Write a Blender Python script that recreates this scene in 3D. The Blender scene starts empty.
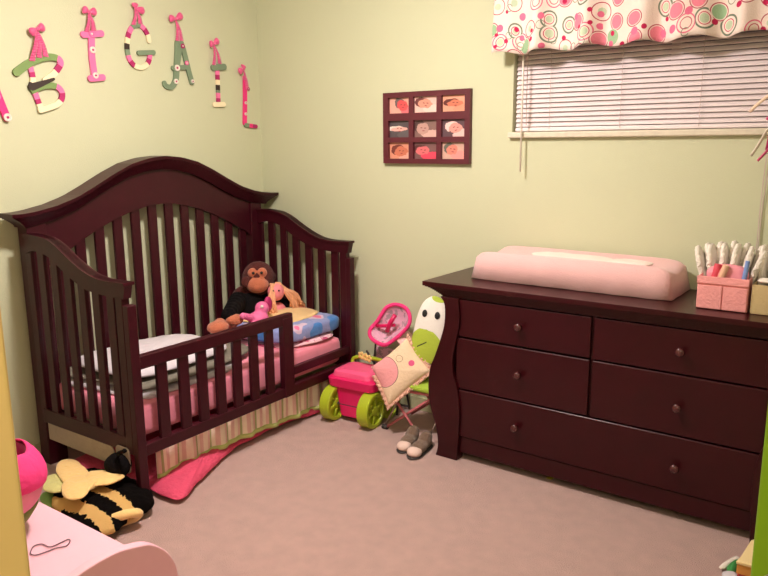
import bpy, bmesh, math, random
from math import sin, cos, pi, radians, sqrt
from mathutils import Vector, Matrix
random.seed(4)
D = bpy.data
S = bpy.context.scene
COL = S.collection

# ------------------------------------------------------------------ camera, light, exposure
cx, cy, cz, yaw, pitch, roll, foc = [3.14195, -3.16173, 1.41995, 0.61925, 0.19531, -0.0071, 722.7992]
cam = D.objects.new('camera', D.cameras.new('camera'))
COL.objects.link(cam)
fw = Vector((-sin(yaw)*cos(pitch), cos(yaw)*cos(pitch), -sin(pitch)))
rt = fw.cross(Vector((0, 0, 1))).normalized()
up = rt.cross(fw)
r2 = rt*cos(roll) + up*sin(roll)
u2 = -rt*sin(roll) + up*cos(roll)
cam.matrix_world = Matrix(((r2.x, u2.x, -fw.x, cx), (r2.y, u2.y, -fw.y, cy), (r2.z, u2.z, -fw.z, cz), (0, 0, 0, 1)))
cam.data.sensor_width = 36
cam.data.lens = foc/768*36
cam.data.clip_start = .02
S.camera = cam
w = D.worlds.new('night'); S.world = w; w.use_nodes = True
w.node_tree.nodes['Background'].inputs[0].default_value = (.02, .025, .04, 1)
w.node_tree.nodes['Background'].inputs[1].default_value = .3
S.view_settings.view_transform = 'Standard'
S.view_settings.look = 'None'
S.view_settings.gamma = 1
S.view_settings.exposure = 0.0
LAMP = (1.45, -1.45, 2.27)
ld = D.lights.new('bulb_light', 'POINT'); ld.energy = 68; ld.shadow_soft_size = .07
ld.color = (1.0, .88, .83)
lo = D.objects.new('bulb_light', ld); COL.objects.link(lo); lo.location = LAMP
la = D.lights.new('bowl_light', 'AREA'); la.shape = 'DISK'; la.size = .26; la.energy = 24; la.color = (1.0, .88, .83)
loa = D.objects.new('bowl_light', la); COL.objects.link(loa); loa.location = (LAMP[0], LAMP[1], LAMP[2]+.04)
hl_ = D.lights.new('rear_fill_light', 'POINT'); hl_.energy = 28; hl_.shadow_soft_size = .22; hl_.color = (1.0, .86, .74)  # unseen warm fill added above and behind the camera, brightens doors and foreground
ho = D.objects.new('rear_fill_light', hl_); COL.objects.link(ho); ho.location = (3.15, -3.35, 2.15)

# ------------------------------------------------------------------ materials
def lin(c):
    return tuple((x/12.92 if x <= .04045 else ((x+.055)/1.055)**2.4) for x in [v/255 for v in c]) + (1,)
def mat(name, rgb, rough=.6, noise=0.0, nscale=20, bump=0.0, bscale=80, coat=0.0, sheen=0.0, metal=0.0, spec=.5):
    m = D.materials.new(name); m.use_nodes = True
    nt = m.node_tree; b = nt.nodes['Principled BSDF']
    c = lin(rgb)
    b.inputs['Base Color'].default_value = c
    b.inputs['Roughness'].default_value = rough
    b.inputs['Metallic'].default_value = metal
    b.inputs['Specular IOR Level'].default_value = spec
    if coat: b.inputs['Coat Weight'].default_value = coat; b.inputs['Coat Roughness'].default_value = .15
    if sheen: b.inputs['Sheen Weight'].default_value = sheen
    tc = nt.nodes.new('ShaderNodeTexCoord')
    n = nt.nodes.new('ShaderNodeTexNoise'); n.inputs['Scale'].default_value = nscale; n.inputs['Detail'].default_value = 4
    nt.links.new(tc.outputs['Object'], n.inputs['Vector'])
    mx = nt.nodes.new('ShaderNodeMix'); mx.data_type = 'RGBA'
    k = noise if noise else .04
    mx.inputs[6].default_value = tuple(v*(1-k) for v in c[:3])+(1,)
    mx.inputs[7].default_value = tuple(min(1, v*(1+k)) for v in c[:3])+(1,)
    nt.links.new(n.outputs['Fac'], mx.inputs[0]); nt.links.new(mx.outputs[2], b.inputs['Base Color'])
    if bump:
        n2 = nt.nodes.new('ShaderNodeTexNoise'); n2.inputs['Scale'].default_value = bscale; n2.inputs['Detail'].default_value = 3
        nt.links.new(tc.outputs['Object'], n2.inputs['Vector'])
        bp = nt.nodes.new('ShaderNodeBump'); bp.inputs['Strength'].default_value = bump; bp.inputs['Distance'].default_value = .01
        nt.links.new(n2.outputs['Fac'], bp.inputs['Height']); nt.links.new(bp.outputs['Normal'], b.inputs['Normal'])
    return m
def base_mix(m, fac_socket, rgb):
    """mix rgb over the current base colour by a factor"""
    nt = m.node_tree; b = nt.nodes['Principled BSDF']
    cur = b.inputs['Base Color'].links[0].from_socket
    mx = nt.nodes.new('ShaderNodeMix'); mx.data_type = 'RGBA'
    nt.links.new(fac_socket, mx.inputs[0]); nt.links.new(cur, mx.inputs[6])
    mx.inputs[7].default_value = lin(rgb)
    nt.links.new(mx.outputs[2], b.inputs['Base Color'])
def mathn(nt, op, a, b=None, c=None):
    n = nt.nodes.new('ShaderNodeMath'); n.operation = op
    for i, v in enumerate((a, b, c)):
        if v is None: continue
        if isinstance(v, (int, float)): n.inputs[i].default_value = v
        else: nt.links.new(v, n.inputs[i])
    return n.outputs[0]

WALL = mat('wall_paint', (199, 202, 170), .75, .02, 3, .12, 160)
CEIL = mat('ceiling_paint', (225, 222, 205), .85, .02, 3, .2, 90)
CARPET = mat('carpet', (208, 171, 164), .95, .16, 16, 1.0, 300, sheen=.2)
WOOD = mat('dark_cherry_wood', (54, 8, 20), .38, .25, 30, .03, 200, spec=.32)
WOODD = mat('dresser_wood', (50, 5, 12), .30, .3, 14, .03, 200, coat=.0, spec=.32)
KNOB = mat('knob_wood', (72, 26, 30), .25, coat=.5)
WHITE = mat('white_paint', (225, 215, 205), .5)
SLAT = mat('blind_vinyl', (236, 222, 224), .45)
SILL = mat('sill_paint', (214, 205, 185), .5, .15, 40)
PINKS = mat('pink_sheet', (240, 140, 165), .85, .08, 12, .5, 14, sheen=.3)
PINKL = mat('pale_pink_terry', (240, 190, 190), .95, .04, 14, .5, 300, sheen=.4)
PALEP = mat('pale_pink_paint', (244, 188, 206), .4)
HOT = mat('hot_pink_plastic', (222, 20, 100), .35, coat=.2)
HOTL = mat('pink_plastic', (240, 90, 140), .4)
LIME = mat('lime_plastic', (168, 186, 40), .4)
LIMEF = mat('lime_fabric', (160, 190, 60), .85, .08, 30, .4, 60)
CREAM = mat('cream_fabric', (240, 222, 175), .9, .05, 20, .5, 90, sheen=.2)
MAGENTA = mat('magenta', (172, 30, 98), .6)
PINK = mat('pink', (232, 112, 165), .6)
HOTF = mat('hot_pink_fabric', (236, 55, 130), .85, .05, 20, .4, 50)
REDP = mat('coral_pink_blanket', (214, 74, 108), .9, .12, 18, .7, 60)
SAGE = mat('sage_green', (118, 138, 112), .6)
LEAF = mat('leaf_green', (118, 146, 84), .6)
CRM = mat('cream_paint', (240, 226, 190), .6)
BLACK = mat('black', (10, 8, 8), .6)
DARK = mat('dark_brown_paint', (50, 35, 30), .6)
RIB = mat('ribbon_pink', (220, 80, 135), .5, .15, 60, sheen=.5)
GREYR = mat('grey_rubber', (60, 55, 55), .7)
CHROME = mat('satin_nickel', (190, 185, 175), .28, metal=1.0)
CREAMW = mat('cream_door_paint', (226, 190, 130), .55)
LIMEP = mat('lime_door_paint', (122, 165, 20), .45)
MONK = mat('monkey_fur', (78, 24, 20), .95, .25, 40, .8, 160, sheen=.05)
TAN = mat('tan_plush', (188, 106, 76), .95, .15, 40, .6, 160, sheen=.3)
BLKF = mat('black_shirt', (12, 8, 10), .95, .1, 30, .4, 60, spec=.15)
WHITEF = mat('white_fabric', (212, 204, 212), .9, .04, 12, .5, 20)
GREYF = mat('grey_green_fabric', (122, 116, 104), .9, .08, 12, .4, 30)
DIAP = mat('diaper_white', (236, 228, 218), .9, .03, 20, .4, 90)
BROWNP = mat('brown_plush', (118, 92, 74), .95, .25, 60, .9, 180, sheen=.3)
BASEB = mat('baseboard_paint', (190, 190, 150), .6)

# ------------------------------------------------------------------ mesh helpers
def obj(name, bm, m, parent=None, smooth=False, bevel=0, sub=0, loc=None, solid=0):
    me = D.meshes.new(name)
    bmesh.ops.recalc_face_normals(bm, faces=bm.faces)
    bm.to_mesh(me); bm.free()
    for mm in (m if isinstance(m, (list, tuple)) else [m]): me.materials.append(mm)
    o = D.objects.new(name, me); COL.objects.link(o)
    if parent: o.parent = parent
    if loc: o.location = loc
    if smooth:
        for p in me.polygons: p.use_smooth = True
    if solid:
        s = o.modifiers.new('s', 'SOLIDIFY'); s.thickness = solid; s.offset = 0
    if bevel:
        b = o.modifiers.new('b', 'BEVEL'); b.width = bevel; b.segments = 3; b.limit_method = 'ANGLE'; b.angle_limit = radians(40)
    if sub:
        s = o.modifiers.new('u', 'SUBSURF'); s.levels = sub; s.render_levels = sub
    return o
def thing(name, label, cat, loc=(0, 0, 0), rz=0, group=None):
    o = D.objects.new(name, None); COL.objects.link(o); o.location = loc; o.rotation_euler = (0, 0, rz)
    o.empty_display_size = .05
    o['label'] = label; o['category'] = cat
    if group: o['group'] = group
    return o
def tag(o, label, cat, group=None):
    o['label'] = label; o['category'] = cat
    if group: o['group'] = group
    return o
def struct(name, bm, m, **k):
    o = obj(name, bm, m, **k); o['kind'] = 'structure'; return o
def B(): return bmesh.new()
def box(bm, x0, x1, y0, y1, z0, z1):
    v = [bm.verts.new((x, y, z)) for x in (x0, x1) for y in (y0, y1) for z in (z0, z1)]
    for f in ((0, 1, 3, 2), (4, 6, 7, 5), (0, 4, 5, 1), (2, 3, 7, 6), (0, 2, 6, 4), (1, 5, 7, 3)):
        bm.faces.new([v[i] for i in f])
    return bm
def bx(*a): return box(B(), *a)
def prism(bm, pts, ax, a0, a1, mi=0):
    """polygon in the plane normal to ax, extruded a0..a1. pts are the two other coords in xyz order"""
    def mk(p, a):
        if ax == 'x': return (a, p[0], p[1])
        if ax == 'y': return (p[0], a, p[1])
        return (p[0], p[1], a)
    A = [bm.verts.new(mk(p, a0)) for p in pts]; Bv = [bm.verts.new(mk(p, a1)) for p in pts]
    fs = [bm.faces.new(A), bm.faces.new(Bv[::-1])]
    n = len(pts)
    for i in range(n): fs.append(bm.faces.new((A[i], A[(i+1) % n], Bv[(i+1) % n], Bv[i])))
    for f in fs: f.material_index = mi
    return bm
def cat(pts, n=6, closed=False):
    """catmull-rom smoothing"""
    out = []; N = len(pts)
    P = [Vector(p) for p in pts]
    rng = range(N if closed else N-1)
    for i in rng:
        p1 = P[i]; p2 = P[(i+1) % N]
        p0 = P[i-1] if (closed or i > 0) else p1*2-p2
        p3 = P[(i+2) % N] if (closed or i+2 < N) else p2*2-p1
        for k in range(n):
            t = k/n
            out.append(.5*((2*p1)+(p2-p0)*t+(2*p0-5*p1+4*p2-p3)*t*t+(3*p1-p0-3*p2+p3)*t**3))
    if not closed: out.append(P[-1].copy())
    return out
def tube(bm, pts, r, n=8, closed=False, mi=0, flat=None):
    P = [Vector(p) for p in pts]; rings = []
    N = len(P); up = None
    for i, p in enumerate(P):
        if closed: t = (P[(i+1) % N]-P[i-1])
        else: t = P[min(i+1, N-1)]-P[max(i-1, 0)]
        t.normalize()
        if up is None:
            up = Vector((0, 0, 1)) if abs(t.z) < .9 else Vector((1, 0, 0))
        a = t.cross(up)
        if a.length < 1e-4: a = t.orthogonal()
        a.normalize(); b = a.cross(t).normalized(); up = b
        rr = r[i] if isinstance(r, (list, tuple)) else r
        rings.append([bm.verts.new(p+a*cos(2*pi*k/n)*rr+b*sin(2*pi*k/n)*rr*(flat or 1)) for k in range(n)])
    for i in range(N if closed else N-1):
        A = rings[i]; Bq = rings[(i+1) % N]
        for k in range(n):
            f = bm.faces.new((A[k], A[(k+1) % n], Bq[(k+1) % n], Bq[k])); f.material_index = mi
    if not closed:
        bm.faces.new(rings[0][::-1]).material_index = mi; bm.faces.new(rings[-1]).material_index = mi
    return bm
def lathe(bm, prof, c=(0, 0, 0), n=28, axis='z', mi=0, wav=0, wn=5):
    rings = []
    for (r, h) in prof:
        ring = []
        for k in range(n):
            a = 2*pi*k/n; q = r*(1+wav*sin(wn*a)); u, v = q*cos(a), q*sin(a)
            p = {'z': (u, v, h), 'x': (h, u, v), 'y': (u, h, v)}[axis]
            ring.append(bm.verts.new((p[0]+c[0], p[1]+c[1], p[2]+c[2])))
        rings.append(ring)
    for i in range(len(rings)-1):
        for k in range(n):
            bm.faces.new((rings[i][k], rings[i][(k+1) % n], rings[i+1][(k+1) % n], rings[i+1][k])).material_index = mi
    bm.faces.new(rings[0][::-1]).material_index = mi; bm.faces.new(rings[-1]).material_index = mi
    return bm
def ell(bm, c, r, rot=None, n=20, mi=0):
    M = Matrix.Translation(c) @ (rot.to_4x4() if rot else Matrix()) @ Matrix.Diagonal((r[0], r[1], r[2], 1))
    k = bmesh.ops.create_uvsphere(bm, u_segments=n, v_segments=max(8, n//2), radius=1, matrix=M)
    if mi:
        for v in k['verts']:
            for f in v.link_faces: f.material_index = mi
    return bm
def caps(bm, p0, p1, r0, r1, n=14):
    p0 = Vector(p0); p1 = Vector(p1); d = p1-p0; K = 7
    for i in range(K):
        t = i/(K-1); r = r0+(r1-r0)*t
        ell(bm, p0+d*t, (r, r, r), n=n)
    return bm
def remesh(o, vox, sm=6):
    r = o.modifiers.new('r', 'REMESH'); r.mode = 'VOXEL'; r.voxel_size = vox; r.use_smooth_shade = True
    s = o.modifiers.new('s', 'SMOOTH'); s.iterations = sm; s.factor = .5
    return o
def fuzz(o, strength, size):
    t = D.textures.new('fuzz', 'CLOUDS'); t.noise_scale = size
    d = o.modifiers.new('d', 'DISPLACE'); d.texture = t; d.strength = strength; d.mid_level = .5
    return o
def frame(o, n, upv=(0, 0, 1)):
    n = Vector(n).normalized(); u = Vector(upv).cross(n).normalized(); v = n.cross(u)
    return Vector(o), u, v, n
def puff(bm, pts, fr, h, back=None, rings=7, pw=.5, cen=None, wr=0, mi=0, base=.0):
    """cushion: closed outline pts (u,v) in frame fr, bulging h in front and back behind"""
    O, u, v, n = fr
    if cen is None: cen = (sum(p[0] for p in pts)/len(pts), sum(p[1] for p in pts)/len(pts))
    if back is None: back = h
    N = len(pts)
    for side, H in ((1, h), (-1, back)):
        prev = None
        top = bm.verts.new(O+u*cen[0]+v*cen[1]+n*side*(H+base))
        for k in range(1, rings+1):
            s = k/rings; s2 = sin(s*pi/2)
            hh = (H*max(0, 1-s2**2)**pw + base)*side
            ring = []
            for i, p in enumerate(pts):
                q = (cen[0]+(p[0]-cen[0])*s2, cen[1]+(p[1]-cen[1])*s2)
                wob = wr*sin(i*2.1+k*1.7)*sin(i*.7)*s2*(1-s)
                ring.append(bm.verts.new(O+u*q[0]+v*q[1]+n*(hh+wob)))
            if prev is None:
                for i in range(N): bm.faces.new((top, ring[i], ring[(i+1) % N])).material_index = mi
            else:
                for i in range(N): bm.faces.new((prev[i], ring[i], ring[(i+1) % N], prev[(i+1) % N])).material_index = mi
            prev = ring
        if side == 1: edge = prev
    if base:
        for i in range(N): bm.faces.new((edge[i], prev[i], prev[(i+1) % N], edge[(i+1) % N])).material_index = mi
    else:
        bmesh.ops.remove_doubles(bm, verts=edge+prev, dist=1e-5)
    return bm
XY = (Vector((0, 0, 0)), Vector((1, 0, 0)), Vector((0, 1, 0)), Vector((0, 0, 1)))
def xyf(z): return (Vector((0, 0, z)),)+XY[1:]
def sheet(fn, nu, nv):
    bm = B(); uvl = bm.loops.layers.uv.new('UVMap')
    g = [[bm.verts.new(fn(i/nu, j/nv)) for j in range(nv+1)] for i in range(nu+1)]
    for i in range(nu):
        for j in range(nv):
            f = bm.faces.new((g[i][j], g[i+1][j], g[i+1][j+1], g[i][j+1]))
            for l, (a, b) in zip(f.loops, ((i, j), (i+1, j), (i+1, j+1), (i, j+1))): l[uvl].uv = (a/nu, b/nv)
    return bm

# ------------------------------------------------------------------ room shell
XR, YF, ZC = 3.78, -3.75, 2.4
struct('floor', bx(0, XR, YF, 0, -.06, 0), CARPET)
struct('ceiling', bx(-.1, XR+.1, YF-.1, .14, ZC, ZC+.08), CEIL)
struct('wall_left', bx(-.1, 0, YF-.1, .14, -.06, ZC), WALL)
struct('wall_right', bx(XR, XR+.1, YF-.1, .14, -.06, ZC), WALL)
struct('wall_front', bx(-.1, XR+.1, YF-.1, YF, -.06, ZC), WALL)
WX0, WX1, WZ0, WZ1 = 1.63, 3.02, 1.475, 2.12
bm = B()
box(bm, 0, WX0, 0, .14, -.06, ZC); box(bm, WX1, XR, 0, .14, -.06, ZC)
box(bm, WX0, WX1, 0, .14, -.06, WZ0-.005); box(bm, WX0, WX1, 0, .14, WZ1, ZC)
struct('wall_back', bm, WALL)
bm = B()
for a in ((WX0, WX0+.03, .07, .12, WZ0, WZ1), (WX1-.03, WX1, .07, .12, WZ0, WZ1), (WX0, WX1, .07, .12, WZ0, WZ0+.03), (WX0, WX1, .07, .12, WZ1-.03, WZ1), ((WX0+WX1)/2-.02, (WX0+WX1)/2+.02, .07, .12, WZ0, WZ1)):
    box(bm, *a)
wn = struct('window_1', bm, WHITE, bevel=.003)
gl = D.materials.new('glass'); gl.use_nodes = True
gb = gl.node_tree.nodes['Principled BSDF']; gb.inputs['Transmission Weight'].default_value = 1; gb.inputs['Roughness'].default_value = .02
obj('pane', bx(WX0+.03, WX1-.03, .09, .096, WZ0+.03, WZ1-.03), gl, wn)
struct('trim_1', bx(WX0-.012, WX1+.03, -.028, .07, WZ0-.028, WZ0-.001), SILL, bevel=.006)
for nm, a in (('baseboard_left', (0.0, .012, YF, -.0, 0, .075)), ('baseboard_back', (.012, XR, -.012, 0, 0, .075)), ('baseboard_right', (XR-.012, XR, YF, -.012, 0, .075)), ('baseboard_front', (.012, XR-.012, YF, YF+.012, 0, .075))):
    struct(nm, bx(*a), BASEB, bevel=.003)

# ceiling lamp (above the view, it lights the room)
t = thing('ceiling_light', 'round flush ceiling light with a frosted glass bowl in the middle of the ceiling', 'ceiling light', (LAMP[0], LAMP[1], ZC))
obj('canopy', lathe(B(), [(.05, -.022), (.15, -.02), (.16, 0), (.05, 0)]), WHITE, t, smooth=True)

# ------------------------------------------------------------------ crib
crib = thing('toddler_crib', 'dark cherry convertible crib with arched slatted headboard and front guard rail', 'crib', (.094, -.1176, 0), .016)
def arch(d):  # crown height against distance from centre
    T = [(0, 1.375), (.1, 1.366), (.2, 1.342), (.3, 1.300), (.4, 1.25), (.5, 1.203), (.6, 1.172), (.7, 1.153), (.76, 1.147), (.84, 1.150)]
    d = abs(d)
    for i in range(len(T)-1):
        if d <= T[i+1][0]:
            k = (d-T[i][0])/(T[i+1][0]-T[i][0]); return T[i][1]+(T[i+1][1]-T[i][1])*k
    return T[-1][1]
CV = -.70
# headboard: posts, arched panel, crown, slats, lower rail
for v0, v1 in ((-.085, 0), (-1.425, -1.335)):
    obj('headboard_post', bx(-.072, 0, v0, v1, 0, 1.10), WOOD, crib, bevel=.004)
low = [(-1.34, .90), (-1.27, .945), (-1.23, .962), (-1.19, .985), (-1.10, 1.03), (-1.0, 1.072), (-.9, 1.105), (-.80, 1.127), (-.70, 1.135)]
low = low + [(min(-.07, 2*CV-a), b) for a, b in low[-2::-1]]
low = [tuple(p) for p in cat(low, 4)]
top = [(a, arch(a-CV)-.03) for a in [p[0] for p in low]]
bm = B()
for i in range(len(low)-1):
    prism(bm, [low[i], low[i+1], top[i+1], top[i]], 'x', -.052, -.012)
bmesh.ops.remove_doubles(bm, verts=bm.verts, dist=1e-5)
obj('headboard_panel', bm, WOOD, crib)
bm = B()
lay = [(.046, .803, 0, .015)]
for k_ in range(10):
    q_ = k_/9
    lay.append((.040-.030*(1-(1-q_)**1.6), .796-.060*(1-(1-q_)**1.6), .015+.005*k_, .020+.005*k_))
for pr, L2, a, b in lay:
    n = 56; secs = []
    for i in range(n+1):
        v = CV-L2+2*L2*i/n; z = arch(v-CV)
        secs.append([bm.verts.new(q) for q in ((-.075-.0, v, z-a), (pr, v, z-a), (pr-.004, v, z-b), (-.075, v, z-b))])
    for i in range(n):
        for k in range(4): bm.faces.new((secs[i][k], secs[i][(k+1) % 4], secs[i+1][(k+1) % 4], secs[i+1][k]))
    bm.faces.new(secs[0]); bm.faces.new(secs[-1][::-1])
obj('crown_rail', bm, WOOD, crib)
for k in range(12):
    v = CV+.0514+.1027*(k-6)
    zt = arch(v-CV)-.06
    obj('headboard_slat', bx(-.040, -.022, v-.0245, v+.0245, .26, zt), WOOD, crib, bevel=.003)
obj('headboard_rail', bx(-.052, -.012, -1.335, -.085, .20, .28), WOOD, crib, bevel=.004)
# two end panels
rail_top = [(.0, 1.060), (.05, 1.061), (.094, 1.059), (.15, 1.054), (.192, 1.045), (.24, 1.026), (.286, 1.001), (.33, .977), (.377, .955), (.42, .937), (.467, .923), (.51, .916), (.556, .913), (.62, .914), (.672, .915)]
rail_bot = [(.0, .975), (.05, .99), (.094, .99), (.15, .98), (.192, .965), (.24, .938), (.286, .912), (.33, .893), (.377, .874), (.42, .862), (.467, .856), (.51, .853), (.556, .851), (.62, .85), (.655, .85)]
def rb(u):
    for i in range(len(rail_bot)-1):
        if u <= rail_bot[i+1][0]:
            k = (u-rail_bot[i][0])/(rail_bot[i+1][0]-rail_bot[i][0]); return rail_bot[i][1]+(rail_bot[i+1][1]-rail_bot[i][1])*k
    return .85
for v0, v1 in ((-.035, 0), (-1.44, -1.405)):
    e = obj('end_panel', bx(.600, .645, v0, v1, .212, .86), WOOD, crib, bevel=.004)
    bm = B(); T = cat(rail_top, 3); Bo = cat(rail_bot, 3)
    for i in range(len(T)-1): prism(bm, [tuple(Bo[i]), tuple(Bo[i+1]), tuple(T[i+1]), tuple(T[i])], 'y', v0, v1)
    for i in range(len(T)-1): prism(bm, [(T[i].x, T[i].y-.012), (T[i+1].x, T[i+1].y-.012), tuple(T[i+1]), tuple(T[i])], 'y', v0-.008, v1+.008)
    bmesh.ops.remove_doubles(bm, verts=bm.verts, dist=1e-5)
    obj('end_top_rail', bm, WOOD, e)
    for c in (.005, .0935, .187, .277, .3705, .463, .557):
        w2 = .024 if c > .01 else .02
        obj('end_slat', bx(c-w2, c+w2, (v0+v1)/2-.009, (v0+v1)/2+.009, .25, rb(c)+.01), WOOD, e, bevel=.003)
    obj('end_bottom_rail', bx(0, .62, v0+.005, v1-.005, .212, .278), WOOD, e, bevel=.004)
# front: posts, rails, guard
for v0, v1 in ((-.042, 0), (-1.44, -1.398)):
    obj('front_post', bx(.645, .676, v0, v1, 0, .825), WOOD, crib, bevel=.004)
obj('front_bottom_rail', bx(.635, .672, -1.398, -.042, .200, .248), WOOD, crib, bevel=.004)
obj('front_upper_rail', bx(.640, .668, -.50, -.042, .296, .338), WOOD, crib, bevel=.004)
gd = obj('guard_rail', bx(.640, .674, -1.398, -.505, .562, .618), WOOD, crib, bevel=.006)
obj('guard_rail_post', bx(.643, .678, -.580, -.510, .20, .60), WOOD, gd, bevel=.004)
for c in (-1.275, -1.1635, -1.065, -.962, -.859, -.752, -.648):
    obj('guard_slat', bx(.647, .666, c-.041, c+.009, .235, .575), WOOD, gd, bevel=.003)

# mattress with fitted sheet, bed skirt
def rbox(x0, x1, y0, y1, z0, z1, r, n=5):
    """soft rounded box outline"""
    pts = []
    for (a, b, s) in ((x1-r, y1-r, 0), (x0+r, y1-r, 1), (x0+r, y0+r, 2), (x1-r, y0+r, 3)):
        for k in range(n+1):
            t = pi/2*(s+k/n); pts.append((a+r*cos(t), b+r*sin(t)))
    return pts
mt = thing('crib_mattress', 'crib mattress in a wrinkled bright pink fitted sheet inside the dark crib', 'mattress', (.42, -.81, .235))
bm = puff(B(), [(p[0]-.42, p[1]+.81) for p in rbox(.125, .722, -1.50, -.150, 0, 0, .05)], xyf(.085), .03, .03, base=.055, pw=.35, wr=.006)
fuzz(obj('fitted_sheet', bm, PINKS, mt, smooth=True, sub=1), .008, .12)
SK = mat('striped_skirt', (250, 234, 214), .9, .06, 20, .6, 25)
nt = SK.node_tree; tc = nt.nodes.new('ShaderNodeTexCoord'); sp = nt.nodes.new('ShaderNodeSeparateXYZ'); nt.links.new(tc.outputs['UV'], sp.inputs[0])
wvv = mathn(nt, 'SINE', mathn(nt, 'MULTIPLY', sp.outputs[0], 2*pi*26))
base_mix(SK, mathn(nt, 'MULTIPLY', mathn(nt, 'GREATER_THAN', wvv, .25), .5), (214, 140, 145))
base_mix(SK, mathn(nt, 'MULTIPLY', mathn(nt, 'GREATER_THAN', mathn(nt, 'SINE', mathn(nt, 'MULTIPLY', sp.outputs[0], 2*pi*13)), .93), .8), (150, 165, 90))
skirt = thing('bed_skirt', 'striped pink and cream bed skirt with lime green hem hanging under the crib rail', 'bed skirt', (.725, -.8, .05))
def sk(u, v):
    y = -1.41+1.21*u
    z = .048+.010*sin(u*5)*(1-v)+(.205-.048)*v
    return (.0-.012+.010*sin(u*46)*(1-v*.6)+.006*sin(u*90), y+.8, z-.05)
obj('front_panel', sheet(sk, 160, 8), SK, skirt, smooth=True, solid=.003)
def hem(u, v):
    p = sk(u, 0); return (p[0]+.002, p[1], p[2]-.004+.022*v)
obj('hem', sheet(hem, 160, 1), mat('lime_hem', (196, 208, 130), .9, .1, 40), skirt, smooth=True, solid=.005)
SKE = mat('skirt_end_fabric', (168, 154, 138), .9, .1, 30, .5, 40)
def rpoly(x0, x1, z0, z1, r0, r1):
    out = []
    for (a, b, s, r) in ((x1, z1, 0, r1), (x0, z1, 1, r0), (x0, z0, 2, r0), (x1, z0, 3, r1)):
        cxx = a-r if s in (0, 3) else a+r; czz = b-r if s in (0, 1) else b+r
        for k in range(5):
            tt = pi/2*(s+k/4); out.append((cxx+r*cos(tt), czz+r*sin(tt)))
    return out
bm = prism(B(), rpoly(-.585, -.095, .085, .165, .004, .03), 'y', -.748, -.742)
obj('end_flap', bm, SKE, skirt, bevel=.002)
bm = prism(B(), rpoly(-.078, .012, .075, .185, .02, .02), 'y', -.752, -.746)
obj('end_flap', bm, SKE, skirt, bevel=.002)

# pink blanket spilling from under the crib
pts = [(.2, -1.50), (.45, -1.50), (.66, -1.47), (.78, -1.47), (.89, -1.465), (.905, -1.42), (.85, -1.32), (.79, -1.18), (.735, -1.05), (.70, -.92), (.69, -.75), (.69, -.55), (.725, -.38), (.745, -.22), (.68, -.17), (.5, -.3), (.25, -.5)]
bm = puff(B(), [tuple(p) for p in cat(pts, 4, True)], xyf(.022), .055, .018, rings=8, wr=.02, cen=(.55, -.95), pw=.5)
tag(fuzz(obj('blanket', bm, REDP, None, smooth=True, sub=1), .02, .1), 'crumpled coral pink blanket lying on the carpet under the crib', 'blanket')

# --- bedding
def blanket(name, pts, z, h, m, label, cat_, n=4, wr=.01, cen=None, f=.012, fs=.08, back=.01, base=.0, pw=.5):
    c0 = (sum(p[0] for p in pts)/len(pts), sum(p[1] for p in pts)/len(pts))
    q = [tuple(p) for p in cat(pts, n, True)]
    bm = puff(B(), q, xyf(z), h, back, rings=7, wr=wr, cen=cen or c0, base=base, pw=pw)
    o = obj(name, bm, m, None, smooth=True, sub=1); fuzz(o, f, fs)
    return tag(o, label, cat_)
blanket('white_sheet', [(.14, -1.46), (.40, -1.47), (.62, -1.455), (.69, -1.40), (.70, -1.2), (.69, -.95), (.62, -.86), (.45, -.84), (.2, -.9)], .395, .042, WHITEF, 'crumpled white sheet on the mattress below the grey green quilt', 'sheet', f=.02, back=.012, pw=.35)
blanket('grey_quilt', [(.14, -1.45), (.40, -1.46), (.62, -1.45), (.685, -1.38), (.695, -1.2), (.66, -.88), (.58, -.72), (.45, -.70), (.2, -.8)], .432, .032, GREYF, 'grey green crumpled quilt between the white sheet and the white pillow', 'quilt', wr=.01, f=.012, back=.008, pw=.35)
blanket('white_pillow', [(.20, -1.44), (.45, -1.455), (.60, -1.44), (.66, -1.35), (.65, -1.05), (.60, -.88), (.42, -.84), (.24, -.9), (.18, -1.2)], .478, .055, WHITEF, 'white pillow at the left end of the crib mattress', 'pillow', f=.014, back=.025)
# folded white and pink sheet, then the blue blanket on top
PNW = mat('pink_print_sheet', (236, 190, 205), .9, .05, 10, .5, 20)
nt = PNW.node_tree; tc = nt.nodes.new('ShaderNodeTexCoord'); nz = nt.nodes.new('ShaderNodeTexNoise'); nz.inputs['Scale'].default_value = 28
nt.links.new(tc.outputs['Object'], nz.inputs['Vector'])
base_mix(PNW, mathn(nt, 'GREATER_THAN', nz.outputs['Fac'], .56), (200, 90, 130))
blanket('folded_sheet', [(.28, -.62), (.5, -.60), (.66, -.55), (.715, -.40), (.715, -.24), (.62, -.17), (.4, -.18), (.26, -.3)], .405, .03, PNW, 'white and pink patterned sheet folded beneath the blue blanket', 'sheet', f=.01)
BLUE = mat('blue_fleece', (138, 150, 205), .95, .05, 10, .4, 60, sheen=.3)
nt = BLUE.node_tree; tc = nt.nodes.new('ShaderNodeTexCoord'); nz = nt.nodes.new('ShaderNodeTexNoise'); nz.inputs['Scale'].default_value = 7; nz.inputs['Detail'].default_value = 1
nt.links.new(tc.outputs['Object'], nz.inputs['Vector'])
base_mix(BLUE, mathn(nt, 'GREATER_THAN', nz.outputs['Fac'], .55), (60, 125, 200))
base_mix(BLUE, mathn(nt, 'LESS_THAN', nz.outputs['Fac'], .40), (215, 190, 215))
base_mix(BLUE, mathn(nt, 'LESS_THAN', nz.outputs['Fac'], .335), (235, 110, 160))
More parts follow.
